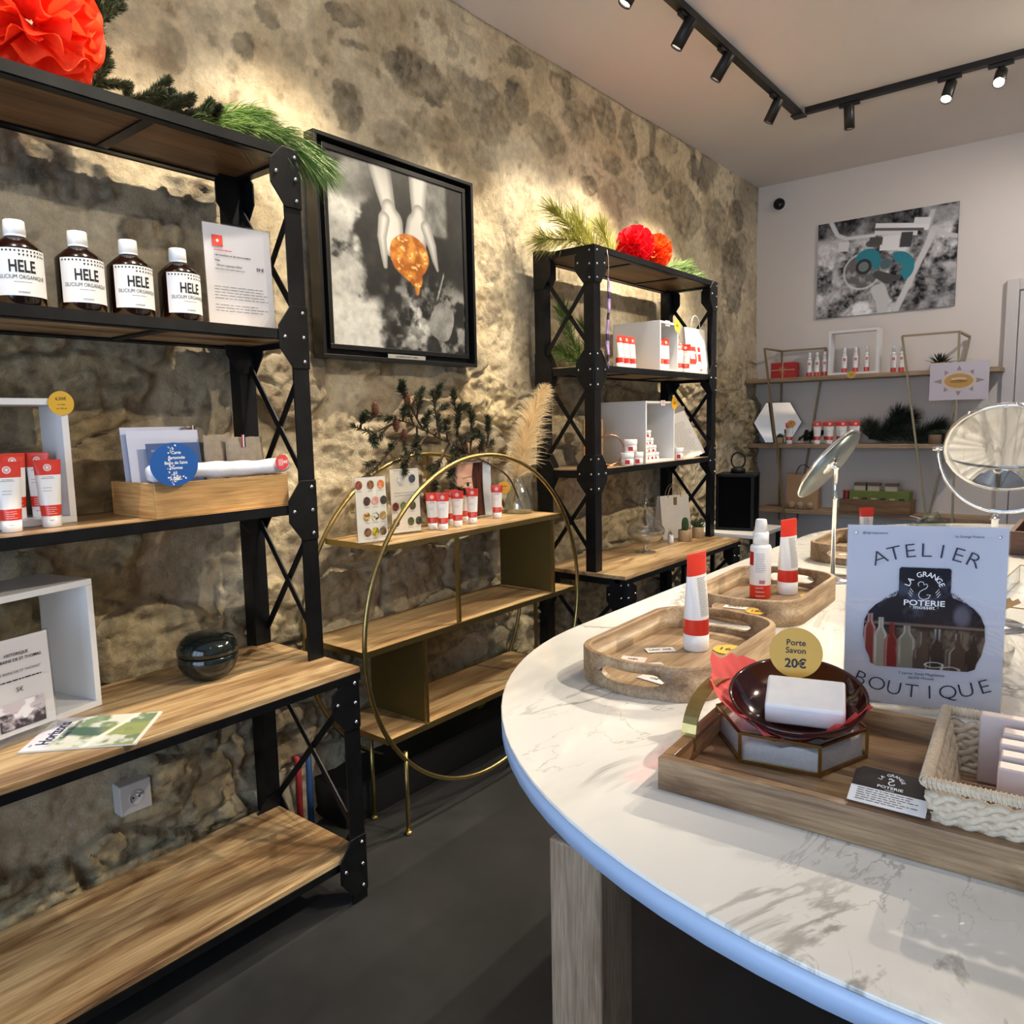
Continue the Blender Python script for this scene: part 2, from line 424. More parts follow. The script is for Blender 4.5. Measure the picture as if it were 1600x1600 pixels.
rough1 = fbm(Yg*9, Zg*11, 5, 2); rough2 = fbm(Yg*38, Zg*42, 4, 3); ridg = 1-np.abs(2*fbm(Yg*6+.5*Zg, Zg*10, 5, 7)-1)
st = np.zeros(Yg.shape); 
for (cy,cz,ry,rz,d) in STONES:
    q = np.hypot((wy-cy-.0)/(ry*1.12), (wz-cz)/(rz*1.12)) + .60*(rough1-.5) + .25*(rough2-.5)
    st = np.maximum(st, sst(1.05,.93,q)*d)
g1, g2, gr, gq = worley(wy*1.0+3.3, wz+1.7, .15, .11, 9)
chunk = sst(.0,.16,g2-g1)*gr
rid2 = 1-np.abs(2*fbm(Yg*13+2*Zg, Zg*19-3*Yg, 4, 3)-1)
hgt = .030*(mega-.5) + bare*(.010+.022*idq)*low + low*.040*(ridg-.72)*(.35+bare) + low*.020*chunk*bare + low*.016*(rid2-.6)*(.3+bare) + .026*(rough1-.5)*(.4+low) + .011*(rough2-.5)*(.5+low)
hgt = hgt + st*.016*(1.8*rough2-.7) + .010*low
BU = pm('tmp', (1,1,1)); bpy.data.materials.remove(BU)
mort = mixc(lin(206,190,160), lin(224,211,184), sst(.35,.65,fbm(Yg*2.5,Zg*2.5,4,1)))
mort = mixc(mort, lin(170,152,124), .6*sst(.52,.72,fbm(Yg*5+9,Zg*6,5,4)))
stc = mixc(lin(176,162,132), lin(208,190,152), idr)
stc = mixc(stc, lin(146,136,118), sst(.55,.8,idq)*.8)
stc = mixc(stc, lin(140,112,80), .5*sst(.5,.7,fbm(Yg*4,Zg*4+3,4,6)))
stc = mixc(stc, lin(120,112,98), .45*sst(.45,.65,rough2))
col = mixc(mort, stc, bare*(.35+.65*low))
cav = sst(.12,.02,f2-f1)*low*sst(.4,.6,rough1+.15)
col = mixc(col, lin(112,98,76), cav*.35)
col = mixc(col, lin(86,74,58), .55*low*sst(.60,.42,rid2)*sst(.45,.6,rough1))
dk = mixc(lin(132,124,110), lin(86,80,72), sst(.40,.62,rough2)); dk = mixc(dk, lin(168,152,126), .75*sst(.5,.75,fbm(Yg*22,Zg*22,4,1)))
col = mixc(col, dk, np.clip(st,0,1)*.85*(.6+.4*sst(.35,.6,rough1)))
spk = sst(.66,.76,fbm(Yg*16,Zg*16,4,5)); col = mixc(col, lin(122,104,82), spk*.5)
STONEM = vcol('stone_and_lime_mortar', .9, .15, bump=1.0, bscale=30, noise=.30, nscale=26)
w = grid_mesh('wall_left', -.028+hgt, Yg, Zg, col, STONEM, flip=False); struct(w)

PLASTER = pm('painted_plaster_wall', lin(222,214,208), .85, noise=.02, nscale=2, bump=.05, bscale=60)
CEILM = pm('painted_ceiling', lin(226,219,215), .9, noise=.02, nscale=1.5)
CH = 3.215; RX = 4.3; FY = -2.0; BY = 6.0
struct(MB().box(-.2,RX,BY,BY+.12,0,CH).build('wall_back', PLASTER))
struct(MB().box(RX,RX+.12,FY,BY,0,CH).build('wall_right', PLASTER))
struct(MB().box(-.2,RX+.12,FY-.1,BY+.12,CH,CH+.12).build('ceiling', CEILM))
# front wall with the shop window opening behind the camera
fw = MB().box(-.2,.3,FY-.12,FY,0,CH).box(3.5,RX+.12,FY-.12,FY,0,CH).box(.3,3.5,FY-.12,FY,2.6,CH).box(.3,3.5,FY-.12,FY,0,.25)
struct(fw.build('wall_front', PLASTER))
wf = MB()
for x in (.3,1.34,2.41,3.44): wf.box(x,x+.06,FY-.09,FY-.03,.25,2.6)
wf.box(.3,3.5,FY-.09,FY-.03,.25,.31).box(.3,3.5,FY-.09,FY-.03,2.54,2.6)
wfo = struct(wf.build('window_1', pm('dark_window_frame', lin(40,42,46), .5)))
MB().box(.36,3.44,FY-.065,FY-.059,.31,2.54).build('window_pane', GLASS, wfo)
# floor: dark polished screed
m, n, l, b = nt('dark_concrete_floor')
tc = n.new('ShaderNodeTexCoord'); t = n.new('ShaderNodeTexNoise'); t.inputs['Scale'].default_value = 1.7; t.inputs['Detail'].default_value = 8; t.inputs['Roughness'].default_value = .62
l.new(tc.outputs['Object'], t.inputs['Vector']); r = n.new('ShaderNodeValToRGB')
r.color_ramp.elements[0].position = .35; r.color_ramp.elements[1].position = .68
r.color_ramp.elements[0].color = (*lin(36,37,38),1); r.color_ramp.elements[1].color = (*lin(60,60,60),1)
l.new(t.outputs['Fac'], r.inputs[0]); l.new(r.outputs[0], b.inputs['Base Color'])
b.inputs['Roughness'].default_value = .48; FLOORM = m
struct(MB().box(-.2,RX,FY-.1,BY,-.08,0).build('floor', FLOORM))
struct(MB().box(-.02,.17,1.62,5.98,0,.150).build('baseboard_left', pm('black_skirting', lin(16,16,17), .55), bev=.004))
# painted door on the back wall
DOORM = pm('door_paint', lin(206,200,198), .5)
dt = MB().box(1.64,1.71,5.962,5.998,0,2.30).box(2.57,2.64,5.962,5.998,0,2.30).box(1.71,2.57,5.962,5.998,2.23,2.30)
struct(dt.build('trim_1', DOORM, bev=.004))
dr = MB().box(1.715,2.565,5.975,5.998,.01,2.225)
for (a,b_) in ((.25,1.0),(1.12,2.05)): dr.box(1.83,2.45,5.968,5.976,a,b_)
dro = struct(dr.build('door_1', DOORM, bev=.003))
hd = MB().cyl((2.49,5.967,1.05),(2.49,5.93,1.05),.012).tube([(2.49,5.93,1.05),(2.38,5.93,1.05)],.009)
hd.build('door_handle', CHROME, dro)

# ================================================================== INDUSTRIAL SHELVES
def octo(u0, inward, hh=.09):
    """pointed gusset outline: u from the post's outer edge inwards, v vertical"""
    s = inward
    return [(u0, -hh), (u0+s*.056, -hh), (u0+s*.100, -.032), (u0+s*.100, .032), (u0+s*.056, hh), (u0, hh)]
bolt0 = MB().ball((0,0,0), .0062, 8, 0).build('bolt', BOLT)
def industrial_shelf(y0, W, label, mid):
    t = thing('industrial_shelf', label, 'shelf', (0, y0, 0), 0)
    XR, XF, XD = .035, .372, .535          # rear post, upper front post, desk front
    A = .055                               # angle-iron width
    LV = [1.220, mid, 2.240]
    def post(x, y, z0, z1, sx, sy):
        p = MB(); T_ = .006
        xs = sorted((x, x+sx*T_)); ys = sorted((y, y+sy*A)); p.box(xs[0],xs[1],ys[0],ys[1],z0,z1)
        xs = sorted((x+sx*T_, x+sx*A)); ys = sorted((y, y+sy*T_)); p.box(xs[0],xs[1],ys[0],ys[1],z0,z1)
        return p.build('post', BLACKM, t)
    for y, sy in ((0,1),(W,-1)):
        # rear post: a boxed angle, black from every side
        p = MB(); ys = sorted((y, y+sy*A)); p.box(XR, XR+A, ys[0], ys[1], 0, 2.215); p.build('post', BLACKM, t)
        post(XF, y, .735, 2.235, -1, sy)
        post(XD-.005, y, 0, .715, -1, sy)
        # foot flare brackets and gussets
        for z in [.10] + LV + [.735, .715]:
            top = z > 2
            g = MB()
            fx = XF if z > .72 else XD-.005
            if z not in (.735,):
                cz = z-.02 if not top else z-.075
                if z == .715: cz = .64
                if z == .10: cz = .12
                # front face gusset (plane x = const)
                Mf = Matrix(((0,0,1,fx),(1,0,0,0),(0,1,0,cz),(0,0,0,1)))
                pts = [(y+sy*q[0], q[1]) for q in octo(0, 1)]
                if top: pts = [(a, min(b,.074)) for a,b in pts]
                if z == .715: pts = [(a, min(b,.058)) for a,b in pts]
                g.prism(pts, 0, .005, 0, Mf)
                # end face gusset (plane y = const)
                Me = Matrix(((1,0,0,fx),(0,0,1,y if sy > 0 else y),(0,1,0,cz),(0,0,0,1)))
                pts = [(-q[0], q[1]) for q in octo(0, 1)]
                if top: pts = [(a, min(b,.074)) for a,b in pts]
                if z == .715: pts = [(a, min(b,.058)) for a,b in pts]
                g.prism(pts, -.005*(1 if sy > 0 else 0), .005*(0 if sy > 0 else 1), 0, Me)
                go = g.build('corner_gusset', BLACKM, t, bev=.0015)
                zz = [-.07, .0, .07] if not (top or z == .715) else [-.07,-.01,.05]
                bp = [(fx+.006, y+sy*.018, cz+dz) for dz in zz] + [(fx+.006, y+sy*.082, cz)] + [(fx-.018, y-sy*.006, cz+dz) for dz in zz] + [(fx-.082, y-sy*.006, cz)]
                for q_ in bp:
                    b1 = bolt0.copy(); COL.objects.link(b1); b1.parent = go; b1.location = q_
                # flare on the rear post
                r = MB()
                Mr = Matrix(((0,0,1,XR+A),(1,0,0,0),(0,1,0,cz),(0,0,0,1)))
                r.prism([(y+sy*q[0], q[1]) for q in octo(0,1)], 0, .004, 0, Mr)
                Mr2 = Matrix(((1,0,0,XR),(0,0,1,y),(0,1,0,cz),(0,0,0,1)))
                r.prism([(q[0], q[1]) for q in octo(0,1)], -.005*(1 if sy>0 else 0), .005*(0 if sy>0 else 1), 0, Mr2)
                r.build('corner_gusset', BLACKM, t)
        # cross braces at the end of every bay
        yy = y + sy*.010
        def xb(x0, x1, z0, z1):
            for k, (a, c) in enumerate((((x0,z0),(x1,z1)),((x0,z1),(x1,z0)))):
                MB().bar((a[0], yy+sy*.006*k, a[1]), (c[0], yy+sy*.006*k, c[1]), .005, .020, (1,0,0) if False else (0,0,1)).build('cross_brace', BLACKM, t)
        xb(XR+A, XF-.01, .79, 1.15); xb(XR+A, XF-.01, 1.27, 1.64); xb(XR+A, XF-.01, 1.76, 2.12); xb(XR+A, XD-.02, .20, .66)
        # end rails
        for z in LV[:2]: MB().box(XR+A, XF-.006, *sorted((y, y+sy*.006)), z-.04, z-.005).build('end_rail', BLACKM, t)
        MB().box(XR, XF, *sorted((y, y+sy*.03)), LV[2]-.032, LV[2]).build('end_rail', BLACKM, t)
        MB().box(XR+A, XD-.006, *sorted((y, y+sy*.006)), .685, .712).build('end_rail', BLACKM, t)
        MB().box(XR+A, XD-.006, *sorted((y, y+sy*.006)), .115, .145).build('end_rail', BLACKM, t)
    # boards and frames
    for k, z in enumerate(LV):
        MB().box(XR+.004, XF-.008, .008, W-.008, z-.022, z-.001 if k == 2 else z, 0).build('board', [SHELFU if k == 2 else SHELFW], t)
        f = MB()
        f.box(XF-.006, XF, .0, W, z-.026, z+.001).box(XR-.002, XR+.004, 0, W, z-.030, z+.001)
        f.box(XF-.034, XF-.006, .008, W-.008, z-.0285, z-.0225)          # lower lip of the angle iron
        f.box(XR+.004, XR+.03, .008, W-.008, z-.0285, z-.0225)
        for y in (W*.31, W*.69): f.box(XR+.03, XF-.034, y-.015, y+.015, z-.0275, z-.0225)
        f.build('shelf_frame', BLACKM, t)
    for z, th in ((.735,.018), (.162,.018)):
        e_ = .006 if z > .5 else -.008
        MB().box(XR+.03, XD if z > .5 else XD-.016, -e_, W+e_, z-th, z).build('board', SHELFW, t, bev=.002)
        f = MB().box(XD-.03, XD+.0015 if z > .5 else XD-.0145, -e_, W+e_, z-th-.022, z-th-.0005).box(XR+.03, XR+.06, 0, W, z-th-.022, z-th-.0005)
        f.build('shelf_frame', BLACKM, t)
    return t
SW = 1.34
industrial_shelf(.07, SW, 'near black riveted industrial shelving with mango wood boards, holding brown bottles', 1.729)
industrial_shelf(2.985, SW, 'far black riveted industrial shelving with paper pompoms on its top board', 1.704)

bpy.data.objects.remove(bolt0)

# ================================================================== ROUND BRASS SHELF
rs = thing('round_brass_shelf', 'round brass hoop shelving unit with wooden boards between the two black shelves', 'shelf', (0, 2.20, 0))
CZ, RR = .70, .628
for x in (.372, .045):
    MB().tube([(x, RR*math.cos(a), CZ+RR*math.sin(a)) for a in [2*PI*i/96 for i in range(96)]], .0085, 10, True).build('hoop', BRASS, rs)
for z in (CZ+.345, CZ, CZ-.335):
    h = math.sqrt(RR**2-(z-CZ)**2) - .006
    bo = MB().box(.056, .360, -h, h, z-.014, z).build('board', RINGW, rs)
    e = MB().box(.360, .367, -h, h, z-.017, z+.002).box(.049, .056, -h, h, z-.017, z+.002).box(.056, .360, -h-.004, -h, z-.017, z+.002).box(.056,.360,h,h+.004,z-.017,z+.002)
    e.build('brass_edging', BRASS, bo)
MB().box(.060,.358,.455,.459,CZ+.002,CZ+.328).build('divider_panel', BRASSP, rs)
MB().box(.352,.364,.451,.463,CZ+.002,CZ+.328).build('divider_edge', BRASS, rs)
MB().box(.060,.358,-.342,-.338,CZ-.333,CZ-.017).build('divider_panel', BRASSP, rs)
MB().box(.352,.364,-.346,-.334,CZ-.333,CZ-.017).build('divider_edge', BRASS, rs)
MB().box(.350,.364,-.160,-.148,CZ+.002,CZ+.328).build('upright_rod', BRASS, rs)
MB().box(.050,.062,.0,.012,CZ+.347,CZ+.625).build('upright_rod', BRASS, rs)
MB().box(.352,.364,.32,.332,CZ-.333,CZ-.017).build('upright_rod', BRASS, rs)
for x in (.372, .06):
    for y in (-.465, .465):
        zt = CZ - math.sqrt(RR**2-y*y)
        if x < .1: x = .19
        lg = MB().cyl((x,y,.012),(x,y,zt+.03 if x>.3 else CZ-.352),.0075,None,12).build('leg', BRASS, rs)
        MB().lathe([(.014,0),(.015,.006),(.009,.014)],14,0,Matrix.Translation((x,y,0))).build('foot', BRASS, lg)

# ================================================================== MARBLE TABLE
m, n, l, b = nt('white_marble_top')
tc = n.new('ShaderNodeTexCoord')
def veins(rot, scale, dist, width, sc2, strength):
    mp = n.new('ShaderNodeMapping'); mp.inputs['Rotation'].default_value = (0,0,rot); mp.inputs['Scale'].default_value = (scale, scale*.5, 1)
    l.new(tc.outputs['Object'], mp.inputs['Vector'])
    t = n.new('ShaderNodeTexNoise'); t.inputs['Scale'].default_value = 1; t.inputs['Detail'].default_value = 7; t.inputs['Roughness'].default_value = .58; t.inputs['Distortion'].default_value = dist
    l.new(mp.outputs[0], t.inputs['Vector'])
    a = n.new('ShaderNodeMath'); a.operation = 'SUBTRACT'; a.inputs[1].default_value = .5; l.new(t.outputs['Fac'], a.inputs[0])
    c = n.new('ShaderNodeMath'); c.operation = 'ABSOLUTE'; l.new(a.outputs[0], c.inputs[0])
    d = n.new('ShaderNodeMapRange'); d.inputs[1].default_value = 0; d.inputs[2].default_value = width; d.inputs[3].default_value = 1; d.inputs[4].default_value = 0
    d.interpolation_type = 'SMOOTHSTEP'; l.new(c.outputs[0], d.inputs[0])
    t2 = n.new('ShaderNodeTexNoise'); t2.inputs['Scale'].default_value = sc2; t2.inputs['Detail'].default_value = 3; l.new(tc.outputs['Object'], t2.inputs['Vector'])
    e = n.new('ShaderNodeMapRange'); e.inputs[1].default_value = .42; e.inputs[2].default_value = .68; e.inputs[3].default_value = 0; e.inputs[4].default_value = strength; l.new(t2.outputs['Fac'], e.inputs[0])
    f = n.new('ShaderNodeMath'); f.operation = 'MULTIPLY'; l.new(d.outputs[0], f.inputs[0]); l.new(e.outputs[0], f.inputs[1])
    return f.outputs[0]
v1 = veins(.75, 4.2, .9, .032, 2.2, 1.0); v2 = veins(.6, 2.0, .5, .10, 1.7, .40); v3 = veins(-.4, 7, 1.2, .014, 2.6, .8)
mxa = n.new('ShaderNodeMath'); mxa.operation = 'MAXIMUM'; l.new(v1, mxa.inputs[0]); l.new(v2, mxa.inputs[1])
mxb = n.new('ShaderNodeMath'); mxb.operation = 'MAXIMUM'; l.new(mxa.outputs[0], mxb.inputs[0]); l.new(v3, mxb.inputs[1])
mc = n.new('ShaderNodeMix'); mc.data_type = 'RGBA'; mc.inputs[6].default_value = (*lin(243,241,236),1); mc.inputs[7].default_value = (*lin(136,130,120),1)
l.new(mxb.outputs[0], mc.inputs[0]); l.new(mc.outputs[2], b.inputs['Base Color'])
b.inputs['Roughness'].default_value = .05; b.inputs['Specular IOR Level'].default_value = .5; MARBLE = m
EDGE = pm('pale_blue_edge_band', lin(172,192,224), .35)
TZ = .94
mtb = thing('display_table', 'large rounded marble-topped display table with pale blue edge', 'table', (2.14, 2.2, 0))
out = []
for i in range(49):
    a = PI + PI*i/48; out.append((.905*math.cos(a), -.66+.868*math.sin(a)))
for i in range(49):
    a = PI*i/48; out.append((.905*math.cos(a), 1.05+.868*math.sin(a)))
MB().prism(out, TZ-.006, TZ, 0).build('marble_top', MARBLE, mtb, bev=.0015)
ot = [(x*1.0, y*1.0) for x,y in out]
MB().prism(ot, TZ-.036, TZ-.0061, 0, None, True).build('edge_band', EDGE, mtb)
for x in (-.39, .39):
    for y in (-1.40, 1.75):
        MB().box(x-.04,x+.04,y-.04,y+.04,0,TZ-.037).build('leg', LEGW, mtb, bev=.003)
ap = MB()
ap.box(-.35,.35,-1.39,-1.365,TZ-.10,TZ-.037).box(-.35,.35,1.725,1.75,TZ-.10,TZ-.037).box(-.40,-.375,-1.36,1.71,TZ-.10,TZ-.037).box(.375,.40,-1.36,1.71,TZ-.10,TZ-.037)
ap.build('apron', LEGW, mtb)

# ================================================================== TRACK LIGHTING
TRK = pm('black_track_paint', lin(14,14,15), .45)
EMIT, n, l, b = nt('lit_spot_lens'); b.inputs['Emission Color'].default_value = (1,.88,.68,1); b.inputs['Emission Strength'].default_value = 30
trk = thing('lighting_track', 'black L-shaped lighting track fixed to the pale ceiling', 'lighting track', (0,0,0))
MB().box(.680,.720,-1.2,4.70,CH-.034,CH-.001).build('track_rail', TRK, trk, bev=.002)
MB().box(.7455,2.7,4.66,4.70,CH-.034,CH-.001).build('track_rail', TRK, trk, bev=.002)
MB().box(.672,.745,4.635,4.708,CH-.042,CH-.034).build('corner_connector', TRK, trk, bev=.002)
def track_spot(x, y, target, label, power, ang=46, blend=.6, along='y', L=.125, col=SPOT_WARM, group=None):
    t = thing('track_spotlight', label, 'spotlight', (x,y,0), 0, group)
    ad = MB()
    if along == 'y': ad.box(-.012,.012,-.055,.055,CH-.052,CH-.0345)
    else: ad.box(-.055,.055,-.012,.012,CH-.052,CH-.0345)
    ad.build('track_adapter', TRK, t, bev=.002)
    MB().cyl((0,0,CH-.085),(0,0,CH-.052),.006,None,10).build('pivot_arm', TRK, t)
    piv = Vector((0,0,CH-.098)); d = (Vector(target)-Vector((x,y,CH-.098))).normalized()
    q = d.to_track_quat('Z','Y').to_matrix().to_4x4(); q.translation = piv
    hs = MB().lathe([(.0,-.05),(.026,-.05),(.0275,-.047),(.0275,L-.05),(.0245,L-.05),(.0235,L-.06),(.0235,L-.075),(0,L-.075)], 28, 0, q).build('lamp_housing', TRK, t)
    ln = MB().lathe([(.0,L-.0650),(.0225,L-.0650)], 24, 0, q, False).build('lens', EMIT, t)
    ld = bpy.data.lights.new('spot_light','SPOT'); ld.energy = power; ld.color = col
    ld.spot_size = math.radians(ang); ld.spot_blend = blend; ld.shadow_soft_size = .018
    lo = bpy.data.objects.new('spot_light', ld); COL.objects.link(lo); lo.parent = t
    lo.location = piv + d*(L-.045); lo.rotation_euler = d.to_track_quat('-Z','Y').to_euler()
    return t
SP = dict(along='y')
track_spot(.70,4.31,(.0,4.25,1.8),'black track spotlight on the long rail, closest to the rail corner',150,70,.8)
track_spot(.70,3.63,(-.05,3.45,1.95),'black track spotlight on the long rail, second from the corner',115,66,.8)
track_spot(.70,3.22,(.0,2.95,1.9),'black track spotlight on the long rail, third from the corner',105,66,.8)
track_spot(.70,2.775,(.0,2.25,1.6),'lit track spotlight cut off by the top of the photo above the stone wall',125,62,.8)
track_spot(.70,1.75,(.0,1.55,1.95),'track spotlight above the framed picture, outside the view',115,64,.8)
track_spot(.70,1.15,(.0,.85,1.8),'track spotlight above the brown bottles, outside the view',85,64,.8)
track_spot(.70,.45,(.25,.4,1.0),'track spotlight above the near shelf end, outside the view',80,60,.7)
track_spot(.985,4.68,(1.02,4.9,1.5),'unlit-looking short black spotlight hanging straight down past the rail corner',30,60,along='x',L=.125)
track_spot(1.475,4.68,(1.25,3.2,.94),'shiny lit spotlight tilted towards the table, middle of the short rail',190,60,along='x')
track_spot(1.70,4.68,(1.75,2.2,.94),'glaring lit spotlight furthest right on the short rail',190,56,along='x')
track_spot(2.3,4.68,(2.2,1.1,.94),'track spotlight further along the short rail, outside the view',210,52,along='x')
# added unseen second rail; its spotlights are put in as fill light
tr2 = thing('lighting_track', 'added unseen second black lighting track for fill spotlights, right side of the room', 'lighting track', (2.9,0,0))
MB().box(-.02,.02,-1.2,4.60,CH-.034,CH-.001).build('track_rail', TRK, tr2, bev=.002)
track_spot(2.9,2.4,(.45,.9,.5),'added spotlight of the unseen second rail aimed at the near shelf',170,44)
track_spot(2.9,3.0,(.35,2.1,.7),'added spotlight of the unseen second rail aimed at the brass hoop shelf',110,40)
track_spot(2.62,4.68,(1.25,5.99,1.7),'added unseen spotlight further along the short rail, brightening the back wall',60,95,1.0,along='x',col=(1,.93,.86))  # added out of view to brighten the back wall
track_spot(2.9,3.4,(.35,3.7,1.3),'added spotlight of the unseen second rail aimed at the far shelf',200,40)
track_spot(2.9,1.2,(2.1,1.3,.94),'added spotlight of the unseen second rail aimed at the near table end',25,60,col=(1,.9,.78))
track_spot(2.9,1.7,(-.02,1.9,2.75),'added spotlight of the unseen second rail brightening the stone wall above the framed picture',85,70,1.0)  # this and the next two are added to lift the upper stone wall
track_spot(2.9,4.4,(-.02,4.3,2.7),'added spotlight of the unseen second rail brightening the stone wall near the far corner',85,70,1.0)
track_spot(2.9,.4,(-.02,.7,2.4),'added spotlight of the unseen second rail brightening the stone wall above the near shelf',45,66,1.0)

# ================================================================== PRODUCTS
def xmap(mb, fn, start=0):
    mb.v[start:] = [fn(p) for p in mb.v[start:]]
def make_tube(H, label, cat='cream tube', back=False, pr=True):
    """squeeze tube standing on its cap; crimped end up; front = local -y"""
    t = thing('cream_tube', label, cat)
    k = H/.163
    def ab(z):
        s = z/H
        q = max(0,(s-.17)/.83)
        return (.0212+(.0292-.0212)*q**.9)*k, max((.0212*(1-q**1.5)), .0011)*k
    zs = [.17,.175,.33,.331,.45,.58,.70,.775,.776,.86,.93,.965,.985,1.0]
    v = []; N = 28; m = MB(); n0 = 0; V = []; Fm = []
    for z in zs:
        a, b = ab(z*H)
        if z > .96: b = .0011*k
        for i in range(N):
            an = 2*PI*i/N; V.append((a*math.cos(an), b*math.sin(an), z*H))
    for j in range(len(zs)-1):
        red = zs[j] >= .776 or zs[j] < .33
        m.add([], [])
        fs = [(j*N+i, j*N+(i+1)%N, (j+1)*N+(i+1)%N, (j+1)*N+i) for i in range(N)]
        Fm.append((fs, 1 if red else 0))
    m.v = V
    for fs, mi in Fm:
        m.f += fs; m.m += [mi]*len(fs); m.sm += [True]*len(fs)
    q = (len(zs)-1)*N; m.f.append(tuple(q+i for i in range(N))); m.m.append(1); m.sm.append(False)
    bodyo = m.build('tube_body', [TUBEW, TUBER], t)
    MB().lathe([(.0200*k,0),(.0210*k,.0012*k),(.0213*k,.168*H),(.019*k,.170*H)], 28).build('cap', CAPW, t)
    if pr:
        p = MB()
        def proj(P):
            x, y, z = P; a, b = ab(z)
            return (x, y-b*math.sqrt(max(0,1-(x/a)**2))-.0004*k, z)
        if not back:
            N2 = 20
            for (ri, ro) in ((.0066,.0084),(.0,.0032),(.0046,.0054)):
                for i in range(N2):
                    a0, a1 = 2*PI*i/N2, 2*PI*(i+1)/N2
                    p.flat([(ri*math.cos(a0),0,.885*.163+ri*math.sin(a0)),(ro*math.cos(a0),0,.885*.163+ro*math.sin(a0)),(ro*math.cos(a1),0,.885*.163+ro*math.sin(a1)),(ri*math.cos(a1),0,.885*.163+ri*math.sin(a1))] if ri else [(0,0,.885*.163),(ro*math.cos(a0),0,.885*.163+ro*math.sin(a0)),(ro*math.cos(a1),0,.885*.163+ro*math.sin(a1))], 0)
            put_text(p, 'LES THERMES', 0, .745*.163, .0036, 0, 1)
            lines(p, -.014,.014,.722*.163,.722*.163,1,0,.0012,1,3,short=.05)
            lines(p, -.013,.010,.54*.163,.585*.163,2,0,.0010,1,5,short=.2)
            lines(p, -.008,.014,.20*.163,.29*.163,4,0,.0010,0,7,short=.3)
            lines(p, -.004,.008,.10*.163,.11*.163,2,0,.0008,1,9,short=.3)
        else:
            lines(p, -.012,.014,.37*.163,.745*.163,24,0,.0009,1,3,short=.3)
            lines(p, -.010,.013,.19*.163,.31*.163,6,0,.0010,2,7,short=.4)
        if k != 1: p.v = [(x*k,y*k,z*k) for x,y,z in p.v]
        p.v = [proj(P) for P in p.v]
        p.build('printed_lettering', [WINK, GREYINK, pm('faded_ink', lin(160,60,50), .5)], t)
    return t
def make_spray(H, label, clearcap=False, back=False, wide=False):
    t = thing('spray_bottle', label, 'spray bottle')
    k = H/.175; r = .0172*k*(1.32 if wide else 1)
    MB().lathe([(r*.96,0),(r,.002*k),(r,.030*k),(r,.0301*k),(r,.112*k),(r*.93,.117*k),(r*.72,.1195*k)], 28, 0, None, True, [1,1,1,0,0,0]).build('bottle_body', [TUBEW, TUBER], t)
    MB().lathe([(r*.74,.1197*k),(r*.74,.146*k),(r*.66,.1472*k)] if wide else [(r*.74,.1197*k),(r*.74,.136*k),(r*.66,.1372*k)], 24).build('collar', CAPW, t)
    MB().lathe([(r*.60,.1474*k if wide else .1374*k),(r*.56,.165*k),(r*.50,.1742*k),(r*.46,.175*k)], 24).build('nozzle_cap', CAPW if not clearcap else pm('frosted_cap', lin(236,236,238), .3, Alpha=.8), t)
    p = MB(); R = r+.0004
    def q(x0,x1,z0,z1,mi):
        n_ = 8
        for i in range(n_):
            a0 = x0+(x1-x0)*i/n_; a1 = x0+(x1-x0)*(i+1)/n_
            p.flat([(R*math.sin(a/R), -R*math.cos(a/R), z) for a, z in ((a0,z0),(a1,z0),(a1,z1),(a0,z1))], mi)
    if not back:
        q(-.0085*k,.0085*k,.082*k,.100*k,0)
        R = r+.0007
        q(-.0012*k,.0012*k,.086*k,.096*k,1); q(-.005*k,.005*k,.0898*k,.0922*k,1)
        lines(p, -.010*k,.010*k,.060*k,.074*k,3,0,.0010*k,2,5,R,.3)
        lines(p, -.010*k,.010*k,.008*k,.022*k,3,0,.0010*k,1,6,R,.3)
    else:
        q(-.030*k,-.0155*k,.074*k,.104*k,0)
        q(-.002*k,.0105*k,.034*k,.042*k,3)
        lines(p, -.011*k,.012*k,.060*k,.100*k,11,0,.0009*k,2,5,R,.25)
        R = r+.0005
        lines(p, -.010*k,.012*k,.006*k,.024*k,3,0,.0014*k,1,6,R,.3)
    p.build('printed_lettering', [TUBES, WINK, GREYINK, pm('pink_stamp', lin(196,120,130), .5)], t)
    return t
def round_tag(name, label, loc, rz, r, texts, mat=YELLOW, ink=INK, tilt=0.0, rx=1.0, parent=None):
    """flat round price tag facing local -y, centred on its origin"""
    if parent is None:
        t = thing(name, label, 'price tag', loc, rz); t.rotation_euler = (tilt, 0, rz)
    M = Matrix.Rotation(PI/2, 4, 'X')
    m = MB().prism([(r*rx*math.cos(2*PI*i/40), r*math.sin(2*PI*i/40)) for i in range(40)], -.0006, .0006, 0, M)
    m.build('card_disc', mat, t)
    p = MB()
    for (s, x, z, size, bold) in texts: put_text(p, s, x, z, size, -.0009, 0, bold)
    p.build('printed_lettering', ink, t)
    return t
def cube_frame(label, x, y, z, w, h, d, rz, th=.016, cat='display frame', group=None):
    """open white box frame: front right lower corner of the face at (x,y,z); front = local -y"""
    t = thing('display_box_frame', label, cat, (x,y,z), rz, group)
    MB().box(-w,0,0,d,h-th,h).build('top_panel', WHITE, t, bev=.001)
    MB().box(-w,0,0,d,0,th).build('bottom_panel', WHITE, t, bev=.001)
    MB().box(-th,0,0,d,th+.0002,h-th-.0002).build('side_panel', WHITE, t, bev=.001)
    MB().box(-w,-w+th,0,d,th+.0002,h-th-.0002).build('side_panel', WHITE, t, bev=.001)
    return t
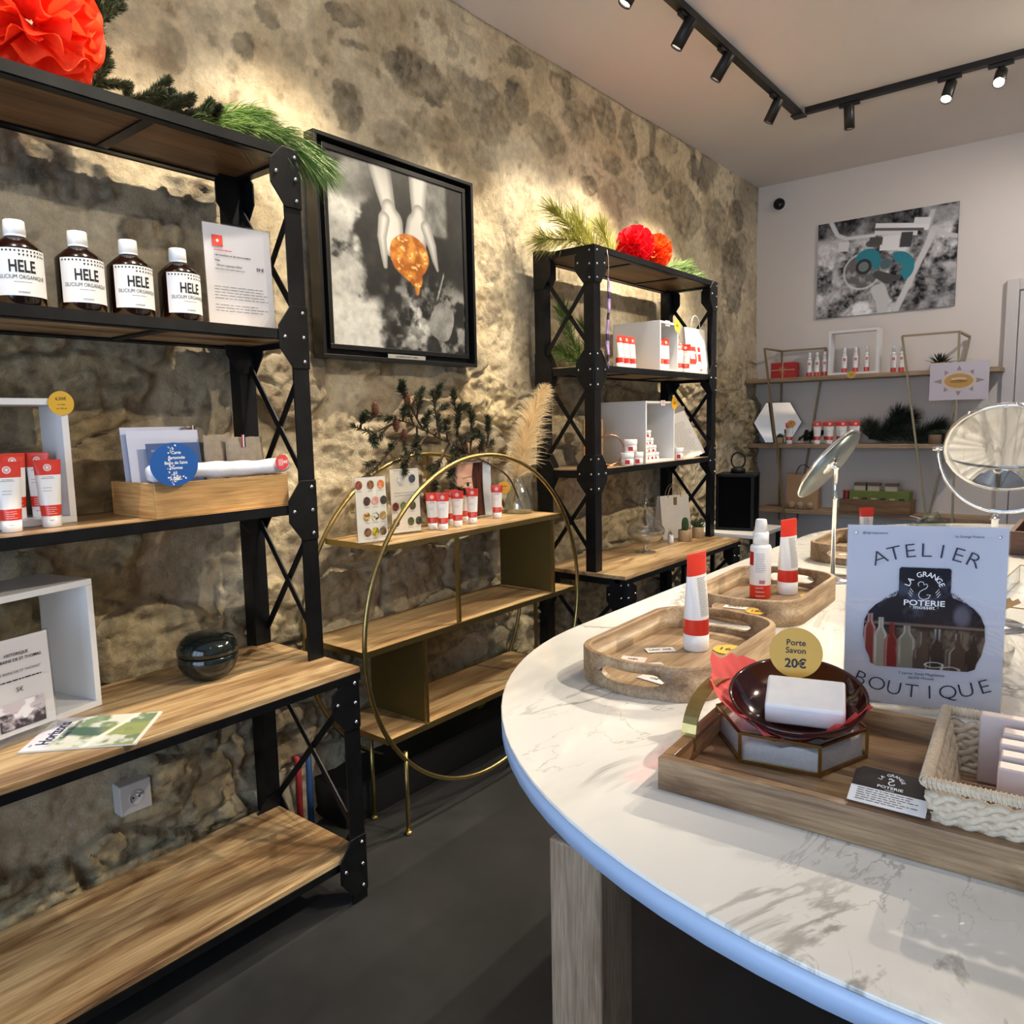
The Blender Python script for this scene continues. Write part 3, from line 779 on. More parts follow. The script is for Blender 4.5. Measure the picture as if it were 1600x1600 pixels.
def acrylic_stand(label, x, y, z, w, h, rz, tilt=0.0, base=.07, cat='sign', paper=lin(232,230,236), inset=.004):
    t = thing('acrylic_sign', label, cat, (x,y,z), rz); t.rotation_euler = (tilt,0,rz)
    a = MB().box(-w/2,w/2,-.0016,-.0002,.003,h).box(-w/2,w/2,.0014,.0028,.003,h)
    a.build('acrylic_sleeve', ACR, t)
    MB().box(-w/2+inset,w/2-inset,.0,.0008,.006,h-inset).build('paper_sheet', pm('sign_paper', paper, .7), t)
    if base: MB().box(-w/2,w/2,-base*.45,base*.55,0,.003).build('acrylic_foot', ACR, t)
    return t

RZW = PI/2   # front facing away from the stone wall (+x)
z2 = 1.2205; z3 = 1.7295; zd = .7355
# ---- bottles on the third board
bot = thing('brown_bottle', 'brown white-capped bottle cut by the left photo edge, leftmost of four', 'bottle', (.315,.678,z3), 0, 'brown bottles in a row')
AMB = pm('amber_plastic', lin(26,11,7), .14, spec=.6)
R_ = .0515; Hh = .19
MB().lathe([(R_*.95,0),(R_,.003),(R_,.122),(R_*.97,.127),(R_*.60,.145),(R_*.45,.150),(R_*.40,.1525),(.001,.153)], 40).build('bottle_body', AMB, bot)
cp = MB(); n_ = 48
prof = []
cp.lathe([(.0215,.1532),(.0215,.1565),(.0208,.157),(.0222,.159),(.0210,.1875),(.0200,.1895),(.001,.190)], 36).build('screw_cap', CAPW, bot)
lb = MB(); R2 = R_+.0006; A0 = -1.12; A1 = 1.25
for i in range(30):
    a0 = A0+(A1-A0)*i/30; a1 = A0+(A1-A0)*(i+1)/30
    lb.add([(R2*math.sin(a0),-R2*math.cos(a0),.020),(R2*math.sin(a1),-R2*math.cos(a1),.020),(R2*math.sin(a1),-R2*math.cos(a1),.122),(R2*math.sin(a0),-R2*math.cos(a0),.122)],[(0,1,2,3)],0,True)
lbo = lb.build('paper_label', WHITEB, bot)
p = MB(); W2 = R_+.0011
put_text(p,'HELE',0,.082,.036,0,0,.026,.68,0,W2)
put_text(p,'SILICIUM ORGANIQUE',0,.060,.0125,0,0,.0,.78,0,W2)
for i in range(14):
    for row, zz in ((0,.1165),(1,.1085)):
        if row == 1 and i < 6: continue
        x = -.052+i*.0080; a = 2*PI/8
        p.flat([(W2*math.sin((x+.0021*math.cos(a*k))/W2), -W2*math.cos((x+.0021*math.cos(a*k))/W2), zz+.0021*math.sin(a*k)) for k in range(8)])
lines(p,-.018,.018,.047,.049,1,0,.0010,0,3,W2,.1); lines(p,-.012,.012,.026,.028,2,0,.0009,0,4,W2,.1); lines(p,-.02,-.004,.018,.019,1,0,.0009,0,4,W2,.1); lines(p,.004,.02,.018,.019,1,0,.0009,0,4,W2,.1)
p.build('printed_lettering', INK, lbo)
bot.rotation_euler = (0,0,face((.315,.678),off=10))
for (x,y,lbl) in ((.31,.812,'brown plastic bottle with white cap, second from the left in the row of four'),(.31,.930,'brown plastic bottle with white cap, third from the left, between two other bottles'),(.31,1.058,'brown plastic bottle with white cap beside the clear acrylic price sign')):
    dup(bot,(x,y,z3),face((x,y),off=16+6*(y>.9)+8*(y>1)),lbl)
# acrylic price sign next to the bottles
sg = acrylic_stand('A4 price sign in clear acrylic with small red logo, standing right of the brown bottles', .300,1.247,z3,.205,.287,RZW-.10,-.03,.05)
p = MB(); y_ = -.0022
p.flat([(-.075,y_,.222),(-.045,y_,.222),(-.045,y_,.252),(-.075,y_,.252)],1)
p.disc((-.060,.237),.004,.004,y_-.0004,12,2)
lines(p,-.072,-.020,.211,.211,1,y_,.0025,1,3,short=.05)
put_text(p,'Les insolites et les introuvables',-.018,.199,.0085,y_,0,.01)
put_text(p,'Hele',-.064,.184,.008,y_,0,.01)
put_text(p,'Silicium organique 500ml',-.030,.171,.0072,y_,0,.012)
put_text(p,'59 €',.062,.171,.012,y_,0,.02)
lines(p,-.072,.02,.158,.160,1,y_,.0016,3,5,short=.1)
for z_,n_ in ((.112,3),(.088,2),(.062,3)): lines(p,-.078,.085,z_-.008*(n_-1),z_,n_,y_,.0018,3,int(z_*1e3),short=.25)
p.build('printed_lettering',[INK,REDINK,WINK,GREYINK],sg)
# white frame with tubes on the second board
cube_frame('white open box frame behind the group of large red and white tubes, near shelf', .20,.800,z2,.312,.312,.14,RZW)
tb = make_tube(.163,"cream tube in front of the near shelf's white frame, right of the front pair",'cream tube')
TG = 'cream tubes on the near shelf'
tb.location = (.245,.725,z2); tb.rotation_euler = (0,0,face((.245,.725))); tb['group'] = TG
dup(tb,(.262,.633,z2),face((.262,.633)),'cream tube at the left photo edge, left of the front pair')
dup(tb,(.14,.742,z2+.016),face((.14,.742),off=-25),'cream tube inside the white frame, turned away behind the front right tube')
dup(tb,(.125,.690,z2+.016),face((.125,.690),off=10),'cream tube inside the white frame, seen between the two front tubes')
dup(tb,(.135,.585,z2+.016),face((.135,.585)),'cream tube inside the white frame, half hidden at the left photo edge')
round_tag('price_tag','round yellow price tag reading 6,50€ on the corner of the white frame', (.2035,.785,z2+.300), RZW, .030, [('6,50€',0,.011,.011,.015),('Le tube',0,-.003,.006,0),('de 100 ml',0,-.013,.006,0)])
# pale wooden crate with cards and pouches
cr = thing('wooden_crate','shallow pale pine crate holding blue cards, linen pouches and a rolled white bag','crate',(.352,.930,z2),RZW+.02)
PINEX = wood('pale_pine_wood_x', [lin(198,150,94),lin(216,172,112),lin(228,190,134)], 'x', 1.0, .5, .35, seed=9)
w_,d_,h_ = .405,.235,.092
MB().box(0,w_,0,.010,0,h_).build('front_panel',PINEX,cr,bev=.002)
MB().box(0,w_,d_-.010,d_,0,h_).build('back_panel',PINEX,cr,bev=.002)
MB().box(0,.010,.0102,d_-.0102,0,h_).build('end_panel',PINEW,cr,bev=.001)
MB().box(w_-.010,w_,.0102,d_-.0102,0,h_).build('end_panel',PINEW,cr,bev=.001)
MB().box(.0102,w_-.0102,.0102,d_-.0102,0,.006).build('bottom_panel',PINEX,cr)
def inC(x,y,z): return cr.matrix_basis @ Vector((x,y,z))
# laminated cards
for i,(dx,dy,dz,rr,tl,lb_) in enumerate(((.0,.150,.012,.02,-.10,'white laminated card at the back of the pine crate, rearmost'),(.006,.125,.010,-.02,-.12,'white laminated card standing in the pine crate in front of another card'),(.020,.098,.008,.03,-.14,'blue printed postcard standing in the pine crate behind the blue disc'))):
    P = inC(.105+dx,dy,dz+.001)
    t = thing('postcard',lb_,'card',P,RZW+rr,'cards in the pine crate'); t.rotation_euler = (tl,0,RZW+rr)
    hh = (.225,.218,.185)[i]; ww = (.20,.20,.155)[i]
    MB().box(-ww/2,ww/2,0,.0012,0,hh).build('card_sheet', pm('laminated_card', lin(208,212,232), .35) if i<2 else pm('blue_card', lin(52,84,140), .4), t)
    if i == 2:
        p = MB(); put_text(p,'BAINS DE SAINT THOMAS',-.018,.165,.008,-.0006,0); 
        for q in ((-.01,.125,.022,.008),(.006,.120,.016,.010),(-.002,.131,.014,.006)): p.disc((q[0],q[1]),q[2],q[3],-.0006-q[0]*.01)
        p.build('printed_lettering',pm('pale_ink',lin(190,204,224),.6),t)
LIN = pm('linen_cloth', lin(168,154,136), .9, noise=.12, nscale=60, bump=.5, bscale=500)
LING = pm('grey_linen_cloth', lin(124,116,108), .9, noise=.15, nscale=60, bump=.5, bscale=500)
TRI = [pm('ribbon_navy',lin(30,36,66),.7),pm('ribbon_white',lin(230,226,222),.7),pm('ribbon_red',lin(190,50,52),.7)]
def pouch(x,y,w,h,rz,mat,label,seed,tilt=-.05,ribbon=True):
    P = inC(x,y,.008); t = thing('linen_pouch',label,'pouch',P,rz,'linen pouches in the crate'); t.rotation_euler = (tilt,0,rz)
    nu,nv = 26,30; U,V = np.meshgrid(np.linspace(0,1,nu),np.linspace(0,1,nv),indexing='ij')
    wr = .006*(fbm(U*4+seed,V*5,4,seed%8)-.5)*2
    topn = .012*(fbm(U*5+seed,V*0+seed,3,2)-.5)
    th = .013*np.sin(PI*np.clip(U,.0,1))**.5*np.sin(PI*np.clip(V*.96+.02,0,1))**.4
    X = (U-.5)*w*(1-.04*V); Z = V*(h+topn)
    m = MB()
    for sgn in (-1,1):
        YY = sgn*th+wr; o = len(m.v); 
        m.v += [tuple(q) for q in np.stack([X,YY,Z],-1).reshape(-1,3)]
        for i in range(nu-1):
            for j in range(nv-1):
                a = o+i*nv+j; q = (a,a+nv,a+nv+1,a+1)
                m.f.append(q if sgn<0 else q[::-1]); m.m.append(0); m.sm.append(True)
    m.build('cloth_body',mat,t)
    if ribbon:
        rb = MB()
        for k in range(3):
            rb.add([(-.004*(k-1)-.012+.004*c,-.014-.002*s_, h-.03+.03*s_) for c in (0,1) for s_ in (0,.6,1.2)],[(0,1,4,3),(1,2,5,4)],k)
        rb.build('tricolour_ribbon',TRI,t)
    return t
pouch(.215,.165,.085,.225,RZW+.25,LING,'dark grey linen pouch with a tricolour ribbon, leftmost in the pine crate',3)
pouch(.262,.120,.095,.205,RZW+.12,LIN,'folded beige linen pouch in the middle of the pine crate',5,ribbon=False)
pouch(.330,.090,.120,.195,RZW-.05,LIN,'wide beige linen pouch with small tricolour ribbon at the right of the crate',6)
# rolled white bag lying across the crate rim
n_ = 40
mm = MB(); P0 = inC(-.010,.006,0); P1 = inC(w_+.006,.006,0)
pts = []; rs_ = []
for i in range(n_+1):
    s_ = i/n_; q = P0.lerp(P1,s_); q.z = z2+.118+.002*math.sin(s_*7); q.x += .003*math.sin(s_*17) - .004
    pts.append(q); rs_.append((.0215+.0012*math.sin(s_*31)+.001*math.sin(s_*13+1))*(.75 if i in (0,n_) else 1))
mm.tube(pts,.02,14,False,0,rs_)
ROLL = pm('crumpled_white_plastic', lin(222,224,234), .35, bump=.9, bscale=55)
tag(mm.build('rolled_plastic_bag',ROLL),'crumpled white plastic bag rolled up along the front rim of the pine crate','bag')
BLUE = pm('blue_disc_paint', lin(28,86,160), .35); 
bd = round_tag('round_sign','scratched round blue sign with peeling white lettering on the pine crate',inC(.045,-.024,.140),RZW,.056,[('Carte',.006,.030,.011,.02),('cartonnée',.006,.017,.011,.02),('Bains de Saint',.004,.004,.011,.02),('Thomas',.003,-.009,.011,.02),('A5',0,-.022,.010,.02),('5,00€',0,-.036,.013,.02)],BLUE,WINK,rx=1.14)
bd['category'] = 'sign'
pk = MB(); rnd = random.Random(4)
for i in range(46):
    x,z = rnd.gauss(-.010,.006), rnd.uniform(-.05,.05)
    if i > 26: x,z = rnd.gauss(.004,.011), rnd.gauss(-.037,.006)
    s_ = rnd.uniform(.0007,.0028); pk.flat([(x+s_*math.cos(a)*rnd.uniform(.6,1.3),-.00105,z+s_*math.sin(a)*rnd.uniform(.6,1.3)) for a in (0,1.1,2.2,3.3,4.4,5.4)])
pk.build('peeled_flecks',WINK,bd)
rd = round_tag('round_sign','small round red tag lettered in white at the right end of the rolled bag',inC(.372,-.022,.128),RZW,.022,[('18€',.009,0,.012,.02)],pm('red_disc',lin(214,70,74),.4),WINK)
rd['category'] = 'sign'
lp = MB(); 
for k in range(4): lp.flat([(-.012+k*.0042,-.00105,-.010),(-.0105+k*.0042,-.00105,-.010),(-.0105+k*.0042,-.00105,.010),(-.012+k*.0042,-.00105,.010)])
lp.build('small_print',WINK,rd)

# ---- on the desk board
cube_frame('white open box frame on the wide desk board at the left photo edge', .222,.812,zd,.335,.338,.20,RZW+math.radians(13))
sg = acrylic_stand('acrylic sign priced 5€ with a small mountain photo, standing in the white frame', .318,.600,zd+.018,.160,.232,RZW+math.radians(13),-.03,.09)
p = MB(); y_ = -.0022
put_text(p,'HISTORIQUE',0,.191,.0095,y_,0,.02); put_text(p,'DES BAINS DE ST THOMAS',0,.178,.0095,y_,0,.02)
put_text(p,'"LES BAINS DE ST THOMAS"',0,.150,.0085,y_,0,0); lines(p,-.052,.052,.130,.130,1,y_,.0028,0,3,short=.02)
put_text(p,'5€',.0,.107,.015,y_,0,.0)
p.build('printed_lettering',INK,sg)
def mtn(u,v):
    n = fbm(u*7,v*6,5,2); c = mixc(lin(60,52,60),lin(190,180,190),sst(.35,.7,n+.25*(v<.35)+.2*(1-v)-.1))
    return mixc(c, lin(222,220,228), sst(.62,.7,fbm(u*3+4,v*3,4,3)+.25*(.4-v)))
print_sheet('printed_photo',.104,.062,mtn,PRINT,sg,60,40,-.0022,z0=.018)
# magazine lying on the board
mg = thing('magazine','thin magazine with green landscape cover lying flat on the desk board','magazine',(.398,.720,zd+.0005),math.radians(47))
MB().box(-.125,.125,-.098,.098,0,.0035).build('pages',pm('page_edges',lin(226,224,214),.7),mg)
def mag(u,v):
    n = fbm(u*9,v*6,5,1); n2 = fbm(u*3+7,v*3,4,2)
    c = mixc(lin(214,216,206),lin(120,140,110),sst(.42,.62,n))
    c = mixc(c, lin(72,98,82), sst(.06,-.02,np.abs(v-.50-.25*(u-.45))-.13+.1*(n2-.5))*(u>.22)*(u<.62))
    c = mixc(c, lin(150,160,104), sst(.5,.6,n2+.3*(u-.6))*sst(.5,.7,u)*sst(.25,.4,v))
    c = mixc(c, lin(236,232,222), sst(.035,.015,np.abs((u-.66)+.25*(v-.5))+.02*(n-.5)))
    c = mixc(c, lin(226,226,240), sst(.30,.16,u+.18*(n2-.5)))
    return mixc(c, lin(232,228,216), 1.0*(u>.965))
cv = print_sheet('cover',.25,.196,mag,PRINTG,mg,110,90,0,z0=0)
cv.rotation_euler = (-PI/2,0,0); cv.location = (0,-.098,.0038)
p = MB(); put_text(p,'Horizons',-.088,0,.040,0,0,.02,.9,PI/2); put_text(p,'Saint Thomas',-.058,.02,.020,0,0,.0,1,PI/2)
put_text(p,'2',-.112,-.07,.016,0,0)
po = p.build('printed_lettering',pm('navy_ink',lin(40,36,78),.5),mg); po.rotation_euler = (-PI/2,0,0); po.location = (0,0,.0046)
# dark lidded bowl
bw = thing('lidded_bowl','glossy dark green round lidded bowl on the desk board','bowl',(.245,1.100,zd))
DG = pm('dark_green_glaze', lin(18,26,25), .10, spec=.6)
MB().lathe([(.040,0),(.050,.002),(.070,.020),(.082,.045),(.083,.068),(.080,.072),(.0,.072)],48).build('bowl_body',DG,bw)
MB().lathe([(.0805,.0735),(.0838,.076),(.0830,.090),(.074,.112),(.055,.126),(.030,.131),(.0001,.132)],48).build('lid',DG,bw)

# ---- wall outlet and pipes
ot = thing('wall_outlet','white square wall outlet on the stone wall under the desk board','outlet',(.031,.958,.315),RZW)
OUTW = pm('outlet_plastic',lin(206,204,204),.4)
MB().box(-.046,.046,-.004,.045,0,.092).build('cover_plate',OUTW,ot,bev=.003)
Mo = Matrix.Translation((0,-.0042,.046)) @ Matrix.Rotation(PI/2,4,'X')
MB().lathe([(.0215,0),(.0215,.0025),(.0195,.003),(.019,.0005),(.0,.0005)],32,0,Mo).build('socket_ring',OUTW,ot)
hm = pm('socket_hole_black',lin(18,18,20),.6)
for hx,hz in ((-.009,.046),(.009,.046)): MB().disc((hx,hz),.0032,.0032,-.0051,14).build('contact_hole',hm,ot)
MB().cyl((0,-.0045,.056),(0,-.012,.056),.0024,None,10).build('earth_pin',CHROME,ot)
for x,c,nm in ((1.515,lin(150,34,40),'red'),(1.560,lin(40,78,130),'blue')):
    q = MB().tube([(.045,x,.0),(.045,x,.12),(.043,x+.004,.2),(.03,x+.012,.262),(-.03,x+.02,.28)],.0115,12)
    tag(q.build('water_pipe',pm(nm+'_pipe_sleeve',c,.6)),nm+' sleeved water pipe rising from the floor at the stone wall',  'pipe')

# ================================================================== GREENERY AND PAPER FLOWERS
def needle(mb, p, d, L, w, mi=0, droop=0.0):
    d = d.normalized(); s = d.cross(Vector((random.uniform(-1,1),random.uniform(-1,1),random.uniform(-1,1)))).normalized()*w
    mid = p + d*L*.55 + Vector((0,0,-droop*L*.25)); tip = p + d*L + Vector((0,0,-droop*L))
    o = len(mb.v)
    mb.v += [tuple(p-s), tuple(p+s), tuple(mid+s*.9), tuple(mid-s*.9), tuple(tip)]
    mb.f += [(o,o+1,o+2,o+3),(o+3,o+2,o+4)]; mb.m += [mi,mi]; mb.sm += [False,False]
def curve_pts(pts, n=16):
    P = [Vector(p) for p in pts]; out = []
    for i in range(len(P)-1):
        a = P[max(i-1,0)]; b = P[i]; c = P[i+1]; d = P[min(i+2,len(P)-1)]
        for k in range(n):
            t = k/n
            out.append(.5*((2*b)+(-a+c)*t+(2*a-5*b+4*c-d)*t*t+(-a+3*b-3*c+d)*t**3))
    out.append(P[-1]); return out
def branch(name, label, cat, stems, L, w, per, mat, spread=1.0, droop=.1, group=None, tipbias=0.0, stem_r=.003, flat=0.0, loc0=None, kindtip=False):
    """stems: list of control-point lists (world); needles leave every stem"""
    base = Vector(loc0 if loc0 else stems[0][0])
    t = thing(name, label, cat, base, 0, group)
    sm = MB(); nd = MB()
    for st in stems:
        P = [p-base for p in curve_pts(st, 8)]
        sm.tube(P, stem_r, 7, False, 0, [stem_r*(1-.6*i/len(P)) for i in range(len(P))])
        for i in range(len(P)-1):
            d = (P[i+1]-P[i]).normalized(); x = d.orthogonal().normalized(); y = d.cross(x)
            if i/len(P) < tipbias: continue
            for k in range(per):
                a = random.uniform(0,2*PI); 
                r = x*math.cos(a)+y*math.sin(a)
                if flat: r = (r*(1-flat)+Vector((r.x,r.y,0))*flat)
                dd = d*random.uniform(.45,1.0)+r*spread*random.uniform(.5,1)
                needle(nd, P[i].lerp(P[i+1],random.random()), dd, L*random.uniform(.75,1.1), w, 0, droop)
        for k in range(per*3):
            dd = d*1.0+(x*random.uniform(-1,1)+y*random.uniform(-1,1))*spread*.6
            needle(nd, P[-1], dd, L*random.uniform(.7,1.1), w, 0, droop)
    sm.build('stem', STEMM, t); nd.build('needles', mat, t)
    return t
def sub(stem, n, L, side=1.0, up=.0, seed=1, start=.15):
    """short side twigs along a stem"""
    rnd = random.Random(seed); P = curve_pts(stem, 8); out = []
    for k in range(n):
        i = int(len(P)*(start+(1-start)*k/n)); i = min(i,len(P)-2); d = (P[i+1]-P[i]).normalized()
        v = Vector((rnd.uniform(-1,1),rnd.uniform(-1,1),rnd.uniform(-.6,1)+up)).normalized()
        if P[i].x < .3: v.x = abs(v.x)*.6
        e = d*.7+v*.75*side; e.normalize(); l_ = L*rnd.uniform(.6,1.1)*(1-.45*k/n)
        out.append([P[i], P[i]+e*l_*.5, P[i]+e*l_+Vector((0,0,-.1*l_))])
    return out
def pompom(label, c, r, mat, n=90, seed=1, name='paper_pompom'):
    rnd = random.Random(seed); t = thing(name, label, 'paper flower', (c[0],c[1],c[2]-r))
    m = MB(); C0 = Vector((0,0,r))
    for k in range(n):
        z = 1-2*(k+.5)/n; a = k*2.39996; s = math.sqrt(1-z*z)
        d = Vector((s*math.cos(a), s*math.sin(a), z)); x = d.orthogonal().normalized(); 
        x = (Matrix.Rotation(rnd.uniform(0,6.28),3,d) @ x); y = d.cross(x)
        NU, NV = 18, 8; o = len(m.v); W = r*rnd.uniform(.75,1.05); ph = rnd.uniform(0,6.28); fr = rnd.uniform(1.2,2.2)
        lean = rnd.uniform(-.35,.35)
        for j in range(NV+1):
            v = j/NV; rad = r*(.10+.9*v*rnd.uniform(.96,1.02))
            for i in range(NU+1):
                u = i/NU-.5; wv = W*v**.8
                ruf = r*.11*v*v*math.sin(u*fr*6.28+ph) + r*.022*v*math.sin(u*15+ph*2)
                p = C0 + d*(rad*(1-.35*(u*2)**2*v*.5)) + x*(u*wv) + y*(ruf + lean*r*.35*v*v)
                if (p-C0).length > r*1.04: p = C0+(p-C0).normalized()*r*1.04
                if p.z < .002: p.z = .002+rnd.random()*.002
                m.v.append(tuple(p))
        for j in range(NV):
            for i in range(NU):
                a_ = o+j*(NU+1)+i; m.f.append((a_,a_+1,a_+NU+2,a_+NU+1)); m.m.append(0); m.sm.append(True)
    m.build('tissue_petals', mat, t)
    return t
def tissue(name, c, tr=.35):
    m, n, l, b = nt(name); b.inputs['Base Color'].default_value = (*c,1); b.inputs['Roughness'].default_value = .75
    out = [x for x in n if x.type == 'OUTPUT_MATERIAL'][0]
    ts = n.new('ShaderNodeBsdfTranslucent'); ts.inputs[0].default_value = (*c,1)
    mx = n.new('ShaderNodeMixShader'); mx.inputs[0].default_value = tr
    l.new(b.outputs[0], mx.inputs[1]); l.new(ts.outputs[0], mx.inputs[2]); l.new(mx.outputs[0], out.inputs['Surface'])
    return m
ORNG = tissue('orange_red_tissue', lin(255,84,44)); REDT = tissue('scarlet_tissue', lin(250,34,52)); ORG2 = tissue('orange_tissue', lin(255,104,36)); CORAL = tissue('coral_tissue', lin(244,98,96))
zt = 2.242
pompom('big orange-red tissue paper pompom on the near shelf top, cut by the photo corner', (.235,.780,2.395), .158, ORNG, 64, 3)
st = [(.16,.92,zt+.03),(.14,.97,zt+.14),(.13,.99,zt+.26),(.12,1.03,zt+.36)]
st2 = [(.18,.95,zt+.02),(.20,1.06,zt+.06),(.22,1.17,zt+.05),(.24,1.27,zt+.03)]
branch('fir_branch','dark fir branch between the big pompom and the pine branch, near shelf top','branch',
   [st,st2]+sub(st,12,.11,1,.2,5)+sub(st2,18,.12,1,.5,6)+sub([(.14,1.0,zt+.02),(.12,1.12,zt+.04),(.12,1.24,zt+.03)],8,.12,1,.6,7), .024,.0012,44,FIRG,.9,.0,stem_r=.0035)
st = [(.22,1.10,zt+.03),(.26,1.22,zt+.045),(.31,1.33,zt+.045),(.36,1.44,zt-.01)]
branch('pine_branch','long-needled green pine branch drooping over the right corner of the near shelf','branch',
   [st,[(.30,1.30,zt+.04),(.33,1.40,zt+.05),(.36,1.48,zt+.0)],[(.24,1.17,zt+.03),(.25,1.25,zt+.08),(.27,1.33,zt+.10)]], .105,.0009,40,PINEG,.55,.35,tipbias=.1)
# branches and pompoms of the far shelf
st = [(.22,3.25,zt+.02),(.20,3.12,zt+.06),(.17,3.0,zt+.05),(.15,2.92,zt+.04)]
branch('pine_branch','yellow-green pine branch overhanging the left end of the far shelf top','branch',
   [st,[(.2,3.15,zt+.04),(.18,3.08,zt+.12),(.16,3.0,zt+.17)],[(.2,3.3,zt+.02),(.17,3.26,zt+.11),(.15,3.2,zt+.17)],[(.2,3.42,zt+.02),(.17,3.44,zt+.1),(.15,3.42,zt+.17)]], .125,.0011,22,PINEY,.7,.1)
st = [(.22,3.92,zt+.03),(.2,4.08,zt+.07),(.18,4.25,zt+.10),(.16,4.36,zt+.12)]
branch('pine_branch','green pine branch overhanging the right end of the far shelf top','branch',
   [st,[(.22,4.0,zt+.04),(.23,4.15,zt+.03),(.24,4.3,zt+.04)]], .13,.0011,26,PINEG,.55,.1)
pompom('scarlet tissue paper pompom on the far shelf top, left of the orange one', (.25,3.575,zt+.105), .103, REDT, 70, 5)
pompom('small orange tissue paper pompom on the far shelf top, right of the scarlet one', (.26,3.77,zt+.100), .098, ORG2, 70, 8)

# ================================================================== FRAMED PICTURE ON THE STONE WALL
BF = pm('black_frame_paint', lin(16,16,17), .35)
pf = thing('framed_picture','large black-framed photo print of cupped hands holding orange water, on the stone wall','picture',(.02,2.105,1.690),RZW)
W_, H_, D_ = .815,.765,.055
fr = MB()
fr.box(-W_/2,W_/2,-D_,0,0,.014).box(-W_/2,W_/2,-D_,0,H_-.014,H_).box(-W_/2,-W_/2+.014,-D_,0,.014,H_-.014).box(W_/2-.014,W_/2,-D_,0,.014,H_-.014).box(-W_/2+.014,W_/2-.014,-.012,-.004,.014,H_-.014)
fr.build('outer_frame',BF,pf,bev=.0015)
iw, ih = .700,.665; ix, iz = (W_-iw)/2, .052
f2 = MB(); a, b_ = -iw/2, iw/2
f2.box(a-.018,b_+.018,-.045,-.0125,iz-.018,iz).box(a-.018,b_+.018,-.045,-.0125,iz+ih,iz+ih+.018).box(a-.018,a,-.045,-.0125,iz,iz+ih).box(b_,b_+.018,-.045,-.0125,iz,iz+ih)
f2.build('inner_frame',BF,pf,bev=.0015)
def seg(u,v,pts,rs):
    """soft distance to a tapering polyline, negative inside"""
    d = np.full(u.shape,9.)
    for (a,b),(c,e),r0,r1 in [(pts[i],pts[i+1],rs[i],rs[i+1]) for i in range(len(pts)-1)]:
        L2 = (c-a)**2+(e-b)**2; t = np.clip(((u-a)*(c-a)+(v-b)*(e-b))/L2,0,1)
        d = np.minimum(d, np.hypot(u-a-t*(c-a), v-b-t*(e-b))-(r0+(r1-r0)*t))
    return d
def hands(u,v):
    n = fbm(u*7,v*9,5,1); n2 = fbm(u*16,v*16,5,2); n3 = fbm(u*3.2,v*3.2,4,3)
    g = .03+.07*n+.05*n2
    g = g + .28*sst(.28,.0,v+.6*(u-.25))*sst(.35,.65,fbm(u*5+2*v,v*11,4,4)+.15)          # grey slab upper left
    g = g + .22*sst(.0,.03,.30+.03*n-v)*sst(.62,.66,u)*sst(.88,.84,u)*(.6+n2)
    tex = sst(.50,.72,fbm(u*13,v*13,5,5)); g = g + .35*tex*sst(.5,.7,v)*sst(.3,.5,u)
    sp = sst(.16,.0,np.hypot((u-.60),(v-.80)*.7)); g = g + .55*sp*sst(.35,.65,n2)
    ln = sst(.012,.0,np.abs((u-.74)-.35*(.75-v)*1.1))*(v>.45)*(v<.82)*(u>.7); g = g+.4*ln*sst(.3,.6,n2)
    rk = sst(.02,-.02,np.hypot((u-.80)/.10,(v-.82)/.12)-1+.5*(n-.5)); g = g*(1-rk)+rk*(.32+.25*n2)
    cl = sst(.04,-.05, u-.20-.05*np.sin(v*11+.5)-.25*(n3-.5)-.10*sst(.6,1,v)-.30*(n-.5)) * sst(.16,.28,v+.25*(n3-.5)) * sst(.40,.54,n+.14)
    g = g*(1-cl)+cl*(.30+.42*n)
    bl = sst(.38,.30,u+.25*(n-.5))*sst(.68,.80,v+.15*(n-.5)); g = g*(1-bl)+bl*(.62+.2*n3)
    g = np.clip(g,0,1)**1.7*.80; g = g*(.7+.6*fbm(u*34,v*34,4,6)); c = np.stack([g*.97,g*.97,g*.94],-1)
    def skin(d, lo=.20, hi=.46, k=.045):
        m_ = sst(.004,-.004,d); sh = lo+(hi-lo)*sst(0,-k,d)
        return m_, np.stack([sh,sh*.985,sh*.95],-1)
    for pts,rs in (([(.355,.0),(.385,.12),(.41,.215)],[.078,.064,.050]),([(.41,.215),(.425,.29),(.43,.40)],[.050,.085,.085]),([(.375,.28),(.355,.38),(.365,.47),(.372,.54)],[.04,.032,.024,.014]),
                   ([(.64,.0),(.635,.12),(.635,.20)],[.072,.060,.050]),([(.635,.20),(.625,.28),(.60,.38)],[.050,.085,.085]),([(.69,.27),(.735,.37),(.755,.45),(.775,.505)],[.04,.034,.022,.010])):
        d = seg(u,v,pts,rs); m_, s_ = skin(d); c = c*(1-m_[...,None])+s_*m_[...,None]
    gap = sst(.004,-.002,seg(u,v,[(.527,.0),(.527,.20),(.521,.32)],[.03,.03,.003])); 
    c = c*(1-.75*(sst(.006,0,np.abs(u-.523))*(v>.24)*(v<.37))[...,None])
    d = np.hypot((u-.56)/.150,(v-.455)/.125)-1 + .22*(fbm(u*6,v*6,4,6)-.5)
    d = np.minimum(d, (seg(u,v,[(.545,.50),(.60,.58),(.615,.60)],[.10,.05,.03]))*8); d = np.minimum(d,(seg(u,v,[(.612,.58),(.605,.66)],[.03,.014]))*8)
    d = np.minimum(d,(seg(u,v,[(.520,.36),(.53,.40)],[.004,.04]))*8)
    o = sst(.03,-.03,d); oc = mixc(lin(142,78,22),lin(186,124,50),sst(.35,.7,fbm(u*22,v*22,4,2))); oc = mixc(oc,lin(232,200,130),.7*sst(.64,.74,fbm(u*30,v*40,4,4)))
    return c*(1-o[...,None])+oc*o[...,None]
